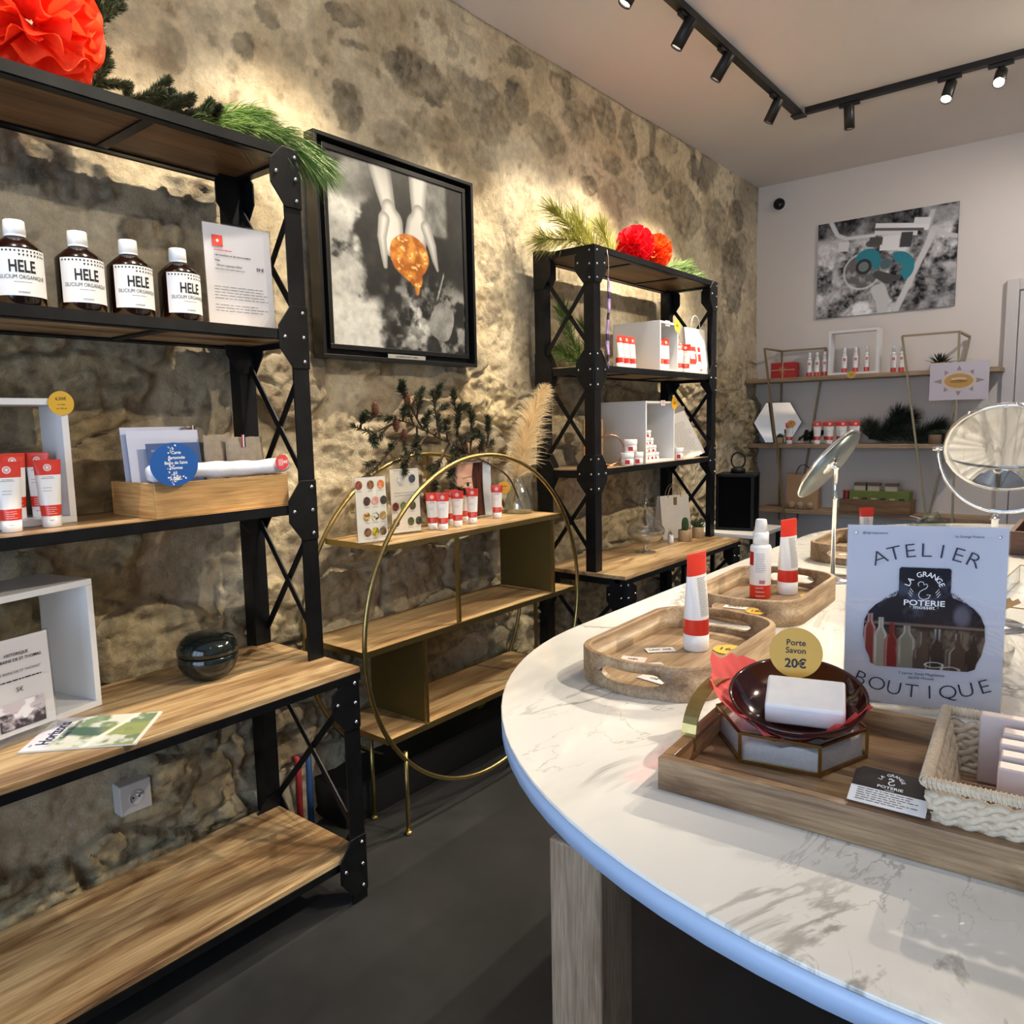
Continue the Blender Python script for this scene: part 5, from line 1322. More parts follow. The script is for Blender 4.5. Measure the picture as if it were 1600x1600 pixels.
# ================================================================== BACK WALL
sc_ = thing('security_camera','small dark dome security camera on a white disc mount on the back wall','security camera',(.145,5.998,3.055))
Mx = Matrix.Rotation(PI/2,4,'X')
MB().lathe([(.052,0),(.050,.010),(.044,.018),(.0,.018)],32,0,Mx).build('mount_plate',WHITE,sc_)
MB().lathe([(.040,.0185),(.043,.030),(.042,.045),(.030,.058),(.012,.063),(.0,.064)],28,0,Mx).build('lens_dome',pm('camera_black',lin(16,14,16),.25),sc_)
ae = thing('aerial_photo_print','unframed grey aerial photo print with turquoise pools on the back wall','picture',(.889,5.998,2.172))
MB().box(-.455,.455,-.014,-.001,0,.682).build('backing_panel',pm('panel_edge',lin(90,90,94),.6),ae)
def aerial(u,v):
    n=fbm(u*9,v*7,5,1); n2=fbm(u*24,v*18,4,2); n3=fbm(u*4,v*3,4,3)
    n4=fbm(u*60,v*46,3,5); g=.10+.62*sst(.38,.62,n)*sst(.35,.6,n3+.1)+.55*(n2-.5)+.35*(n4-.5)
    g=g*(1-.55*sst(.30,.12,v+.2*(n3-.5)))            # dark woods at the top
    g=np.where((u<.5)&(v>.45),g+.16*sst(.4,.6,n3),g); g=g*(1-.35*sst(.62,.85,u)*sst(.5,.65,v))
    def rd(pts,r,val,soft=.012):
        nonlocal g; m_=sst(soft,-.002,seg(u,v,pts,[r]*len(pts))); g=g*(1-m_)+m_*val
    rd([(.10,.0),(.15,.14),(.22,.19),(.42,.20)],.012,.75); rd([(.84,.22),(.80,.38),(.74,.55),(.66,.80),(.60,.98)],.018,.66); rd([(.84,.22),(.93,.30),(1.,.33)],.016,.62); rd([(.80,.20),(.83,.05)],.012,.6)
    rd([(.49,.30),(.40,.28)],.03,.10)
    def poly(cu,cv,w,h,an,val):
        nonlocal g; du=(u-cu)*1.33; dv=v-cv; x=du*math.cos(an)+dv*math.sin(an); y=-du*math.sin(an)+dv*math.cos(an)
        m_=sst(.008,0,np.maximum(np.abs(x)-w,np.abs(y)-h)); g=g*(1-m_)+m_*val
    poly(.62,.155,.25,.030,.16,.86); poly(.58,.200,.20,.028,.16,.78); poly(.60,.178,.23,.010,.16,.12); poly(.76,.13,.07,.03,.16,.8)
    poly(.54,.30,.085,.070,.12,.88); poly(.655,.29,.05,.07,.12,.06); poly(.44,.26,.06,.035,.12,.08); poly(.20,.27,.05,.045,.1,.78); poly(.63,.385,.025,.016,0,.85)
    du=(u-.345)*1.33; d=np.hypot(du,v-.55); m_=sst(.010,0,d-.185)*(1-sst(.01,0,d-.165)); g=g*(1-.7*m_)+.7*m_*.75
    m_=sst(.01,0,d-.165); g=g*(1-m_)+m_*(.14+.25*sst(.45,.7,n2)); 
    d4=np.hypot((u-.50)*1.33,v-.48); m_=sst(.01,0,d4-.10)*sst(.0,.02,v-.40); g=g*(1-m_*.6)+m_*.6*.12
    c=np.stack([g,g*.985,g*1.0],-1)
    def pool(cu,cv,r,a0,a1,ri=0):
        nonlocal c; du=(u-cu)*1.33; dv=v-cv; d=np.hypot(du,dv); an=np.arctan2(-dv,du)
        m_=sst(.008,0,d-r)*sst(0,.006,d-ri); m_=m_*(((an-a0)%(2*PI))<(a1-a0)); c=c*(1-m_[...,None])+np.array(lin(44,134,150))*m_[...,None]
    pool(.385,.455,.125,-.95,PI*.95,.0)
    pool(.600,.555,.155,-1.1,1.9,.045)
    m_=sst(.01,0,np.hypot((u-.515)*1.33,v-.505)-.05); c=c*(1-m_[...,None])+np.array(lin(84,104,112))*m_[...,None]
    m_=sst(.01,0,np.hypot((u-.355)*1.33,v-.505)-.075); c=c*(1-m_[...,None])+np.array(lin(50,50,50))*m_[...,None]
    m_=sst(.01,0,np.hypot((u-.355)*1.33,v-.505)-.045); c=c*(1-m_[...,None])+np.array(lin(118,130,130))*m_[...,None]
    m_=sst(.012,0,seg(u,v,[(.46,.60),(.54,.66),(.60,.66)],[.03,.045,.02])); c=c*(1-m_[...,None])+.07*m_[...,None]
    m_=sst(.014,0,seg(u,v,[(.47,.76),(.50,.86),(.50,.97)],[.05,.045,.03])); c=c*(1-m_[...,None])+.62*m_[...,None]
    return c
print_sheet('aerial_print',.91,.682,aerial,PRINT,ae,300,220,-.0150,z0=0)

# ---- shelf unit on the back wall
BRZ = pm('bronze_bar_paint',lin(150,134,104),.4,.6)
bs = thing('back_shelf_unit','wide shelf unit on the back wall, three pale boards on slanting bronze bars','shelf',(0,0,0))
FYF, FYB = 5.72, 5.972
for z,xr in ((1.738,1.655),(1.245,1.50),(.752,1.64)):
    bd_ = MB(); bd_.box(-.005+.09*(z<1),xr,FYF+.02,5.996,z-.030,z); bd_.build('board',BACKW,bs,bev=.002)
def rod(a,b_,r=.0075): MB().bar(a,b_,.013,.013).build('metal_bar',BRZ,bs)
rod((.143,FYF,1.960),(.330,FYF,.640)); rod((.143,FYF,1.960),(.186,FYB,1.952)); rod((.186,FYB,1.952),(.515,FYB,1.952)); rod((.186,FYB,1.952),(.190,FYB,.640)); rod((.515,FYB,1.952),(.330,FYB,.640)); rod((.330,FYF,.640),(.330,FYB,.640))
rod((1.083,FYF,1.972),(1.290,FYF,.640)); rod((1.083,FYF,1.972),(1.420,FYF,1.972)); rod((1.420,FYF,1.972),(1.430,FYF,.640)); rod((1.420,FYF,1.972),(1.445,FYB,1.955)); rod((1.445,FYB,1.955),(1.235,FYB,.640))
zb1, zb2, zb3 = 1.7385, 1.2455, .7525
# gift box
gx = thing('gift_box','small red gift box with pale ribbon bow, left end of the top back shelf','gift box',(.272,5.80,zb1),.03)
MB().box(-.088,.088,-.055,.055,0,.112).build('box_body',pm('gift_red',lin(176,36,36),.5),gx,bev=.002)
RB = pm('gold_ribbon',lin(206,176,130),.4)
MB().box(-.004,.004,-.0562,-.0552,0,.1128).box(-.0885,.0885,-.0564,-.0554,.054,.060).box(-.004,.004,-.0562,.056,.1122,.1130).build('ribbon',RB,gx)
bo = MB()
for s_ in (-1,1): bo.tube([(0,-.060,.062),(s_*.016,-.063,.078),(s_*.026,-.062,.066),(0,-.060,.060)],.0022,6).tube([(0,-.06,.06),(s_*.014,-.062,.040),(s_*.018,-.062,.028)],.002,6)
bo.build('bow',RB,gx)
sp = make_spray(.175,'white spray bottle, first of the three beside the red gift box')
sp.location = (.450,5.80,zb1); sp.rotation_euler=(0,0,face((.450,5.80))); sp['group']='spray bottles on the top back shelf'
cube_frame('square white open frame around three spray bottles on the top back shelf',.925,5.775,zb1,.335,.312,.10,0,.016)
for x,dz,lbl in ((.505,0,'white spray bottle, middle of the three beside the red gift box'),(.560,0,'white spray bottle, last of the three beside the red gift box'),
   (.690,.0165,'white spray bottle inside the square white frame, left one'),(.765,.0165,'white spray bottle inside the square white frame, middle one'),(.840,.0165,'white spray bottle inside the square white frame, right one'),
   (1.018,0,'white spray bottle right of the square white frame, left one of two'),(1.068,0,'white spray bottle right of the square white frame, beside the slanting bar')):
    dup(sp,(x,5.80+.02*(dz>0),zb1+dz),face((x,5.8)),lbl)
round_tag('price_tag','round yellow price tag on the shelf edge below the square white frame',(.762,5.735,zb1-.005),0,.026,[('14€',0,0,.012,.02)],pm('dim_tag',lin(216,170,80),.5),rx=1.15)
GOLD = pm('gold_pot',lin(196,158,80),.18,1.0)
gp = thing('potted_succulent','spiky succulent in a shiny gold pot on the top back shelf','potted plant',(1.300,5.82,zb1))
MB().lathe([(.040,0),(.056,.012),(.060,.028),(.056,.046),(.048,.054),(.044,.054),(.050,.040),(.0,.038)],32).build('pot',GOLD,gp)
m = MB()
for q in range(34):
    a=q*2.4; el=.15+1.3*(q/34); L_=.105-.03*q/34; d=Vector((math.cos(a)*math.cos(el),math.sin(a)*math.cos(el),math.sin(el))); x_=d.cross(Vector((0,0,1))).normalized(); n_=x_.cross(d); b0=Vector((0,0,.042)); o=len(m.v)
    m.v += [tuple(b0-x_*.006),tuple(b0+x_*.006),tuple(b0+d*L_*.5+x_*.006),tuple(b0+d*L_*.5-x_*.006),tuple(b0+d*L_),tuple(b0+d*L_*.4-n_*.005)]
    m.f += [(o,o+1,o+2,o+5),(o,o+5,o+3),(o+5,o+2,o+4),(o+5,o+4,o+3),(o,o+3,o+4,o+2),(o,o+2,o+1)]; m.m += [0]*6; m.sm += [False]*6
m.build('leaves',pm('dark_succulent',lin(36,48,38),.5),gp)
# sun poster
sn = thing('sun_poster','white paper poster with a beige printed sun hanging from the top back shelf','poster',(1.432,5.700,1.535),.0,None,(0,0,0))
MB().box(-.168,.168,-.0010,0,0,.243).build('paper',pm('poster_paper',lin(206,200,212),.7),sn)
p = MB(); cx,cz_ = .0,.122
for k in range(8):
    a=k*PI/4; rx_,rz_=.088,.070
    tip=(cx+.148*math.cos(a)*(1 if k%2==0 else .80),cz_+.098*math.sin(a)*(1 if k%2==0 else 1.)) ; bx,bz=cx+rx_*math.cos(a)*1.12,cz_+rz_*math.sin(a)*.95
    nx_,nz_=-math.sin(a),math.cos(a); w_=.016
    p.flat([(bx-nx_*w_,-.0014,bz-nz_*w_),(bx+nx_*w_,-.0014,bz+nz_*w_),(tip[0],-.0014,tip[1])],0)
p.build('sun_rays',pm('ray_print',lin(164,144,144),.7),sn)
p = MB(); p.disc((cx,cz_),.092,.054,-.0014,40,0); p.disc((cx,cz_),.082,.046,-.0018,40,1); p.disc((cx,cz_-.004),.050,.010,-.0021,24,2); p.disc((cx,cz_+.012),.045,.010,-.0021,24,0)
p.build('sun_disc',[pm('sun_rim',lin(222,196,170),.7),pm('sun_gold',lin(196,156,92),.7),pm('sun_dark',lin(170,124,48),.7)],sn)
# middle board
hx = thing('hexagon_mirror','hexagonal wall mirror leaning on the middle back shelf','mirror',(.197,5.88,zb2),.0,None,(-.17,0,.36))
hp = [(.178*math.cos(k*PI/3),.160+.158*math.sin(k*PI/3)/ .866) for k in range(6)]
Mh = Matrix.Rotation(PI/2,4,'X')
MB().prism(hp,-.0,.012,0,Mh).build('frame_edge',pm('mirror_edge',lin(110,110,114),.3,.8),hx)
MB().prism([(x*.975,.160+(z-.160)*.975) for x,z in hp],.0121,.0135,0,Mh).build('mirror_glass',MIRROR,hx)
pot('small succulent pot in front of the hexagonal mirror',.250,5.79,zb2,.030,.048,'s',k=1.0)
def dupt(x,y,lbl,grp='tubes on the middle back shelf',sc=1.0,off=0,z=zb2):
    o = dup(tb,(x,y,z),face((x,y),off=off),lbl,grp); o.scale=(sc,sc,sc); return o
o = dupt(.325,5.77,'red and white tube with an orange tag in front of the hexagonal mirror',sc=.96); del o['group']
round_tag('price_tag','round orange price tag on the tube in front of the hexagonal mirror',(.350,5.735,zb2+.150),.1,.026,[('9€',0,0,.012,.02)],pm('orange_tag',lin(206,140,60),.5),rx=1.2)
for x,l_ in ((.530,'leftmost'),(.618,'second'),(.708,'third'),(.795,'rightmost')): dupt(x,5.765,'tube in the front row on the middle back shelf, %s of four' % l_)
for x,l_ in ((.580,'left'),(.668,'middle'),(.758,'right')): dupt(x,5.84,'tube in the back row on the middle back shelf, %s of three' % l_)
st=[(.40,5.86,zb2+.02),(.46,5.87,zb2+.05),(.50,5.9,zb2+.06)]
DKG = pm('dark_garland_green',lin(40,50,38),.6,noise=.3,nscale=8)
branch('fir_garland','low dark fir garland between the mirror and the row of tubes','branch',[st,[(.36,5.86,zb2+.02),(.42,5.88,zb2+.07),(.47,5.9,zb2+.08)]]+sub(st,6,.07,1,.5,3),.03,.0014,16,DKG,.9)
st=[(.86,5.86,zb2+.03),(.96,5.87,zb2+.09),(1.05,5.87,zb2+.14),(1.10,5.87,zb2+.17)]
branch('pine_branch','bushy dark pine branch on the middle back shelf, right of the row of tubes','branch',[st,[(.90,5.85,zb2+.03),(1.0,5.86,zb2+.06),(1.1,5.86,zb2+.07)],[(.95,5.88,zb2+.03),(1.0,5.9,zb2+.12),(1.03,5.9,zb2+.18)],[(.87,5.88,zb2+.03),(.87,5.88,zb2+.08),(.86,5.9,zb2+.10)]],.12,.0016,26,DKG,.9,.0)
st=[(1.14,5.86,zb2+.03),(1.22,5.87,zb2+.08),(1.29,5.87,zb2+.11)]
branch('pine_branch','smaller dark pine branch on the middle back shelf beside two clay pots','branch',[st,[(1.12,5.85,zb2+.02),(1.2,5.86,zb2+.04),(1.27,5.86,zb2+.04)]],.11,.0016,24,DKG,.8,.0)
CLAY = pm('brown_clay_pot',lin(128,104,86),.7)
pot('brown clay pot with a low succulent on the middle back shelf, left of two',1.295,5.80,zb2,.042,.062,'s',mat=CLAY)
pot('brown clay pot with a low succulent on the middle back shelf, right of two',1.395,5.80,zb2,.042,.062,'s',mat=CLAY)
# bottom board
kb = paper_bag('brown kraft paper bag with looped handles, left on the lowest back shelf',(.405,5.87,zb3),.06,.235,.265,.09,KRAFT,True,hm=pm('kraft_handle',lin(96,78,58),.8))
STN = pm('pale_pebble',lin(170,150,124),.8,noise=.2,nscale=20)
for i,(x,y) in enumerate(((.345,5.785),(.415,5.775),(.482,5.785))):
    m = MB().ball((0,0,.030),.033,14,0,1,.8,.9); o = m.build('round_stone',STN); o.location=(x,y,zb3+.0005); o.rotation_euler=(0,0,i*1.3)
    tag(o,'pale rounded stone in front of the kraft bag, %s of three' % ('left','middle','right')[i],'stone','stones in front of the kraft bag')
wc = thing('wooden_crate','long brown wooden crate holding a green box, on the lowest back shelf','crate',(.94,5.82,zb3))
CW = wood('crate_wood_brown',[lin(110,80,54),lin(140,106,72),lin(156,122,86)],'x',1,.6,.3,seed=11)
MB().box(-.232,.232,-.09,-.080,0,.098).build('front_panel',CW,wc); MB().box(-.232,.232,.080,.09,0,.098).build('back_panel',CW,wc)
MB().box(-.232,-.222,-.0798,.0798,0,.098).build('end_panel',CW,wc); MB().box(.222,.232,-.0798,.0798,0,.098).build('end_panel',CW,wc); MB().box(-.2218,.2218,-.0798,.0798,0,.008).build('bottom_panel',CW,wc)
gbx = thing('green_box','olive green box with pale window spots standing in the brown crate','box',(.965,5.81,zb3+.0085))
MB().box(-.195,.195,-.062,.06,0,.152).build('box_body',pm('olive_box',lin(104,116,48),.6,noise=.15,nscale=12),gbx,bev=.003)
for k,x in enumerate((-.15,-.09,-.03,.03,.09,.15)): MB().box(x-.018,x+.018,-.0635,-.0625,.092,.104).build('window_patch',pm('dark_patch',lin(40,38,28),.6) if k%2 else pm('light_patch',lin(180,164,130),.6),gbx)
rx_ = thing('red_tin','small dark red round tin at the left end of the brown crate','tin',(.742,5.79,zb3+.009)); MB().lathe([(.024,0),(.024,.132),(.022,.135)],24).build('tin_body',pm('tin_red',lin(130,34,34),.4),rx_)
MB().lathe([(.0242,.1352),(.0242,.148),(.02,.15)],24).build('lid',pm('tin_lid',lin(150,44,40),.4),rx_)
for i,x in enumerate((.835,.925,1.040)):
    t = thing('preserve_jar','small square box with dark lid on the green box, %s of three' % ('left','middle','right')[i],'box',(x,5.80,zb3+.0085+.1525),0,'boxes on the green box')
    MB().box(-.038,.038,-.03,.03,0,.034).build('box_body',pm('pale_box',lin(176,166,150),.6),t); MB().box(-.040,.040,-.032,.032,.0342,.054).build('lid',pm('brown_box_lid',lin(96,74,62),.6),t)

# ================================================================== ON THE MARBLE TABLE
TT = TZ+.0005
def oval_tray(label, cx, cy, rz, W=.285, L=.455, H=.064, th=.015, mat=TRAYL):
    t = thing('oval_tray', label, 'tray', (cx,cy,TT), rz)
    def outline(hw, hl, r):
        pts=[]; sides=[((hw,-(hl-r)),(hw,(hl-r)))]
        P=[]
        def arc(cx_,cy_,a0,a1,n=10):
            for i in range(n+1): a=a0+(a1-a0)*i/n; P.append((cx_+r*math.cos(a),cy_+r*math.sin(a)))
        arc(hw-r,hl-r,0,PI/2); n=14
        for i in range(1,n): P.append((hw-r-(2*(hw-r))*i/n, hl+.012*math.sin(PI*i/n)))
        arc(-(hw-r),hl-r,PI/2,PI); arc(-(hw-r),-(hl-r),PI,1.5*PI)
        for i in range(1,n): P.append((-(hw-r)+(2*(hw-r))*i/n, -hl-.012*math.sin(PI*i/n)))
        arc(hw-r,-(hl-r),1.5*PI,2*PI)
        return P
    O = outline(W/2,L/2,.088); I = outline(W/2-th,L/2-th,.070); N=len(O); m=MB()
    hz0, hz1, hx_ = .022,.046,.062
    def hole(p):
        if abs(p[1]) < L/2-.03: return (H*.55,H*.55)
        s=abs(p[0])/hx_
        if s>=1: return ((hz0+hz1)/2,)*2
        e=min(1,math.sqrt(max(0,1-max(0,(s-.7)/.3)**2))); c=(hz0+hz1)/2; return (c-(hz1-hz0)/2*e,c+(hz1-hz0)/2*e)
    for i in range(N):
        a,b_=hole(O[i]); 
        for (x,y),zz in ((O[i],0),(O[i],a),(O[i],b_),(O[i],H-.003)): m.v.append((x,y,zz))
        ox,oy=O[i]; ix_,iy_=I[i]
        m.v.append((ox+(ix_-ox)*.15,oy+(iy_-oy)*.15,H)); m.v.append((ox+(ix_-ox)*.85,oy+(iy_-oy)*.85,H))
        for zz in (H-.003,b_,a,.010): m.v.append((ix_,iy_,zz))
    K=10
    for i in range(N):
        j=(i+1)%N; A=i*K; B=j*K
        open_ = (m.v[A+2][2]-m.v[A+1][2] > 1e-4) or (m.v[B+2][2]-m.v[B+1][2] > 1e-4)
        quads=[(0,1),(2,3),(3,4),(4,5),(5,6),(6,7),(8,9)]
        if not open_: quads += [(1,2),(7,8)]
        for p_,q_ in quads: m.f.append((A+p_,B+p_,B+q_,A+q_)[::1]); m.m.append(0); m.sm.append(p_ in (0,2,6,8,1,7))
        if open_:
            m.f.append((A+1,B+1,B+8,A+8)); m.m.append(0); m.sm.append(False)
            m.f.append((A+2,A+7,B+7,B+2)); m.m.append(0); m.sm.append(False)
    m.build('tray_wall',mat,t)
    MB().prism([(x*.995,y*.995) for x,y in outline(W/2-.006,L/2-.006,.083)],.001,.012,0).build('tray_base',TRAYL,t)
    return t
oval_tray('nearest oval wooden tray, with one tube standing on it', 1.578,1.425,.02)
oval_tray('middle oval wooden tray, holding a spray bottle and a tube', 1.540,2.010,.03)
oval_tray('far oval wooden tray beyond the edge-on mirror', 1.560,2.935,.0)
zt1 = TT+.0125
T1 = make_tube(.212,'large red-topped white tube seen from behind, alone on the nearest oval tray',back=True)
T1.location=(1.577,1.490,zt1); T1.rotation_euler=(0,0,face((1.577,1.49),off=58))
T2 = dup(T1,(1.560,2.120,zt1),face((1.56,2.12),off=56),'large red-topped white tube behind the spray bottle on the middle oval tray')
S1_ = make_spray(.218,'large white spray bottle with red base on the middle oval tray',True,True,True)
S1_.location=(1.513,2.035,zt1); S1_.rotation_euler=(0,0,face((1.513,2.035),off=0))
def small_card(label,x,y,z,w,d,rz,txt,mat=None,round_=False,rot=None):
    t = thing('price_card' if not round_ else 'price_tag',label,'price card' if not round_ else 'price tag',(x,y,z),rz)
    if rot: t.rotation_euler=rot
    if round_: MB().lathe([(w/2,0),(w/2,.0012)],32).build('card_disc',mat or YELLOW,t)
    else: MB().box(-w/2,w/2,-d/2,d/2,0,.0012).build('card',mat or pm('white_card',lin(236,232,228),.6),t)
    p=MB(); put_text(p,txt,0,0,min(w,d)*.42,0,0,.02); M=Matrix.Rotation(-PI/2,4,'X'); 
    p.v=[tuple(M@Vector(v)) for v in p.v]; p.v=[(x_,y_,.0016) for x_,y_,_ in p.v]; p.build('printed_lettering',INK,t); return t
small_card('white price card standing proud in the middle of the nearest oval tray',1.520,1.435,zt1+.0005,.062,.030,.75,'LAIT 20€')
small_card('pinkish white price card near the left handle hole of the nearest oval tray',1.505,1.345,zt1+.0005,.052,.034,.3,'GEL',pm('pinkish_card',lin(236,208,204),.6))
small_card('tilted white card at the near rim of the nearest oval tray',1.560,1.325,zt1+.0005,.055,.045,.9,'200ml')
small_card('white price card seen through the handle hole of the nearest oval tray',1.597,1.262,zt1+.0005,.060,.030,-.15,'12€')
small_card('round yellow price tag right of the tube on the nearest oval tray',1.640,1.520,zt1+.0005,.068,.068,.2,'16€',None,True)
small_card('white price card at the near end of the middle oval tray',1.505,1.885,zt1+.0005,.060,.035,.1,'SPRAY')
small_card('round yellow price tag at the near end of the middle oval tray',1.570,1.870,zt1+.0005,.06,.06,.1,'18€',None,True)
small_card('round yellow price tag right of the tube on the middle oval tray',1.625,2.115,zt1+.0005,.055,.055,.2,'22€',None,True)
sc3 = small_card('white card lying on the far oval tray',1.535,2.83,zt1+.0005,.06,.03,.3,'BAUME')
# edge-on standing mirror
mr = thing('vanity_mirror','round chrome vanity mirror seen nearly edge-on, on a thin chrome stand','mirror',(1.592,2.44,TT))
MB().lathe([(.070,0),(.072,.003),(.060,.008),(.018,.012),(.007,.018)],40).build('stand_base',CHROME,mr)
MB().lathe([(.0065,.018),(.0065,.25),(.0085,.252),(.0085,.262),(.0068,.264),(.0068,.345),(.0095,.346),(.0095,.357),(.005,.36)],16).build('stand_pole',CHROME,mr)
nrm = Vector((.79,-.05,-.594)).normalized(); q = nrm.to_track_quat('Z','Y').to_matrix().to_4x4(); q.translation = Vector((-.022,.0,.360))
BACKC = pm('satin_mirror_back',lin(128,136,134),.38,.55)
MB().lathe([(.0,-.006),(.126,-.006),(.1315,-.003),(.1315,.003),(.128,.005)],56,0,q).build('mirror_rim',CHROME,mr)
MB().lathe([(.1275,.0055),(.0,.0062)],56,0,q,True).build('mirror_disc',BACKC,mr)
MB().lathe([(.034,.0065),(.030,.012),(.018,.016),(.0,.017)],28,0,q).build('hinge_boss',CHROME,mr)
# forward-facing vanity mirror
m2 = thing('vanity_mirror','large round chrome vanity mirror in a U-shaped yoke at the right photo edge','mirror',(2.050,2.10,TT))
MB().lathe([(.075,0),(.077,.003),(.065,.009),(.02,.013),(.008,.02)],40).build('stand_base',CHROME,m2)
MB().lathe([(.0075,.02),(.0075,.255),(.011,.258),(.006,.27)],16).build('stand_pole',CHROME,m2)
Cm = Vector((.014,0,.425)); view = (CAM-(Vector((2.05,2.10,TT))+Cm)).normalized(); sd = Vector((0,0,1)).cross(view).normalized()
mn = (Matrix.Rotation(math.radians(38),3,sd) @ view).normalized()
if mn.z > 0: mn = (Matrix.Rotation(math.radians(-38),3,sd) @ view).normalized()
q2 = mn.to_track_quat('Z','Y').to_matrix().to_4x4(); q2.translation = Cm
RM = .128
MB().lathe([(.0,-.006),(RM-.006,-.006),(RM,-.003),(RM,.003),(RM-.004,.0065),(RM-.008,.004)],64,0,q2).build('mirror_rim',CHROME,m2)
MB().lathe([(RM-.0085,.0045),(.0,.0045)],64,0,q2,False).build('mirror_glass',MIRROR,m2)
yk = [Cm+sd*(.138*math.cos(a))+Vector((0,0,.150*math.sin(a))) for a in [PI+PI*i/30 for i in range(31)]]
MB().tube(yk,.0042,10).build('yoke',CHROME,m2)
for s_ in (-1,1):
    kb_ = MB(); kb_.cyl(Cm+sd*s_*.128,Cm+sd*s_*.150,.0055,None,12); kb_.build('pivot_knob',CHROME,m2)
for k in (.6,1.0,1.45,2.2): 
    P_ = q2 @ Vector((RM*math.cos(k),RM*math.sin(k),0)); MB().ball(P_,.0045,8).build('rim_bead',CHROME,m2)
# glass cup with wooden sticks, glass bowl (seen in the round mirror)
gc = thing('glass_cup','low clear glass cup with wooden spatulas, reflected in the round vanity mirror','glass cup',(1.955,1.86,TT))
MB().lathe([(.030,0),(.036,.004),(.038,.045),(.036,.045),(.034,.008),(.0,.006)],32).build('cup',GLASS,gc)
SPT = pm('spatula_wood',lin(212,176,128),.6)
for k in range(7):
    a=-.5+.16*k; d=Vector((.10+.01*k,.02*math.sin(k*2),.11)); b0=Vector((-.018+.005*k,.02*math.cos(k*2.3),.009)); MB().bar(b0,b0+d,.010,.0018,(0,1,0)).build('wooden_spatula',SPT,gc)
gb2 = thing('glass_bowl','small clear glass bowl in front of the round mirror stand','glass bowl',(2.075,1.78,TT))
MB().lathe([(.040,0),(.050,.004),(.055,.035),(.053,.035),(.048,.008),(.0,.006)],36).build('bowl',GLASS,gb2)
# clear box behind the poster
gx2 = thing('glass_box','low clear glass display box right of the poster','glass box',(2.10,2.50,TT),-.06)
gm = MB().box(-.055,.055,-.40,-.396,0,.05).box(-.055,.055,.196,.20,0,.05).box(-.055,-.052,-.395,.195,0,.05).box(.052,.055,-.395,.195,0,.05)
gm.build('glass_sides',GLASS,gx2)
ge = MB()
for x in (-.055,.055):
    ge.bar((x,-.4,.05),(x,.2,.05),.003,.003).bar((x,-.4,.0015),(x,.2,.0015),.003,.003)
    for y in (-.4,.2): ge.bar((x,y,0),(x,y,.05),.003,.003,(1,0,0))
for y in (-.4,.2): ge.bar((-.055,y,.05),(.055,y,.05),.003,.003)
ge.build('metal_edges',BRZ,gx2)
# clear tilted price stand, far tube, right-hand dark tray with tube
T3 = dup(T1,(1.545,3.02,zt1),face((1.545,3.02),off=20),'red-topped tube on the far oval tray, showing above the poster'); T3.scale=(.72,.72,.72)
ts = thing('acrylic_sign','clear acrylic plate tilted on its corner with an orange round tag, above the poster','sign',(1.742,3.00,TT+.0),.0,None,(-.35,math.radians(-32),.15))
MB().box(0,.12,-.0015,.0015,0,.125).build('acrylic_plate',clear('grey_acrylic',(.80,.84,.80),0,1.45,.4),ts)
p_=MB().disc((.045,.030),.021,.024,-.0025,28); p_.build('orange_disc',pm('orange_disc',lin(246,176,40),.5),ts)
MB().bar((.06,0,.1252),(.035,-.01,.150),.004,.004).build('clip',CHROME,ts)
dtr = thing('dark_wooden_tray','dark brown deep wooden tray holding a large tube at the right photo edge','tray',(2.25,3.40,TT))
DWD = wood('dark_tray_wood',[lin(70,44,34),lin(104,70,52),lin(128,92,70)],'x',1,.5,.4,seed=13)
MB().box(-.27,.27,-.20,-.185,0,.085).build('side_panel',DWD,dtr); MB().box(-.27,.27,.185,.20,0,.085).build('side_panel',DWD,dtr)
MB().box(-.27,-.255,-.1848,.1848,0,.085).build('end_panel',DWD,dtr); MB().box(.255,.27,-.1848,.1848,0,.085).build('end_panel',DWD,dtr); MB().box(-.2548,.2548,-.1848,.1848,0,.012).build('bottom_panel',DWD,dtr)
T4 = make_tube(.212,'large red and white tube in the dark tray, cut by the right photo edge'); T4.location=(2.055,3.36,TT+.0125); T4.rotation_euler=(0,0,face((2.055,3.36)))

# ---- poster
ps = thing('poster_stand','clear acrylic stand with the ATELIER BOUTIQUE poster showing a dark jar silhouette','poster',(2.026,1.418,TT),.0,None,(-.02,0,math.radians(21)))
PW, PH = .247,.322
MB().box(-PW/2,PW/2,-.0024,-.0010,.004,PH).box(-PW/2,PW/2,.0014,.0028,.004,PH).build('acrylic_sleeve',ACR,ps)
MB().box(-PW/2,PW/2,-.03,.05,0,.0035).build('acrylic_foot',ACR,ps)
MB().box(-PW/2+.0015,PW/2-.0015,0,.0009,.006,PH-.0015).build('paper_sheet',pm('poster_sheet',lin(206,210,226),.6),ps)
# jar silhouette outline (poster coordinates: x right, z up)
def jx(x): return (x-.5)*PW
def jz(v): return PH*(1-v)
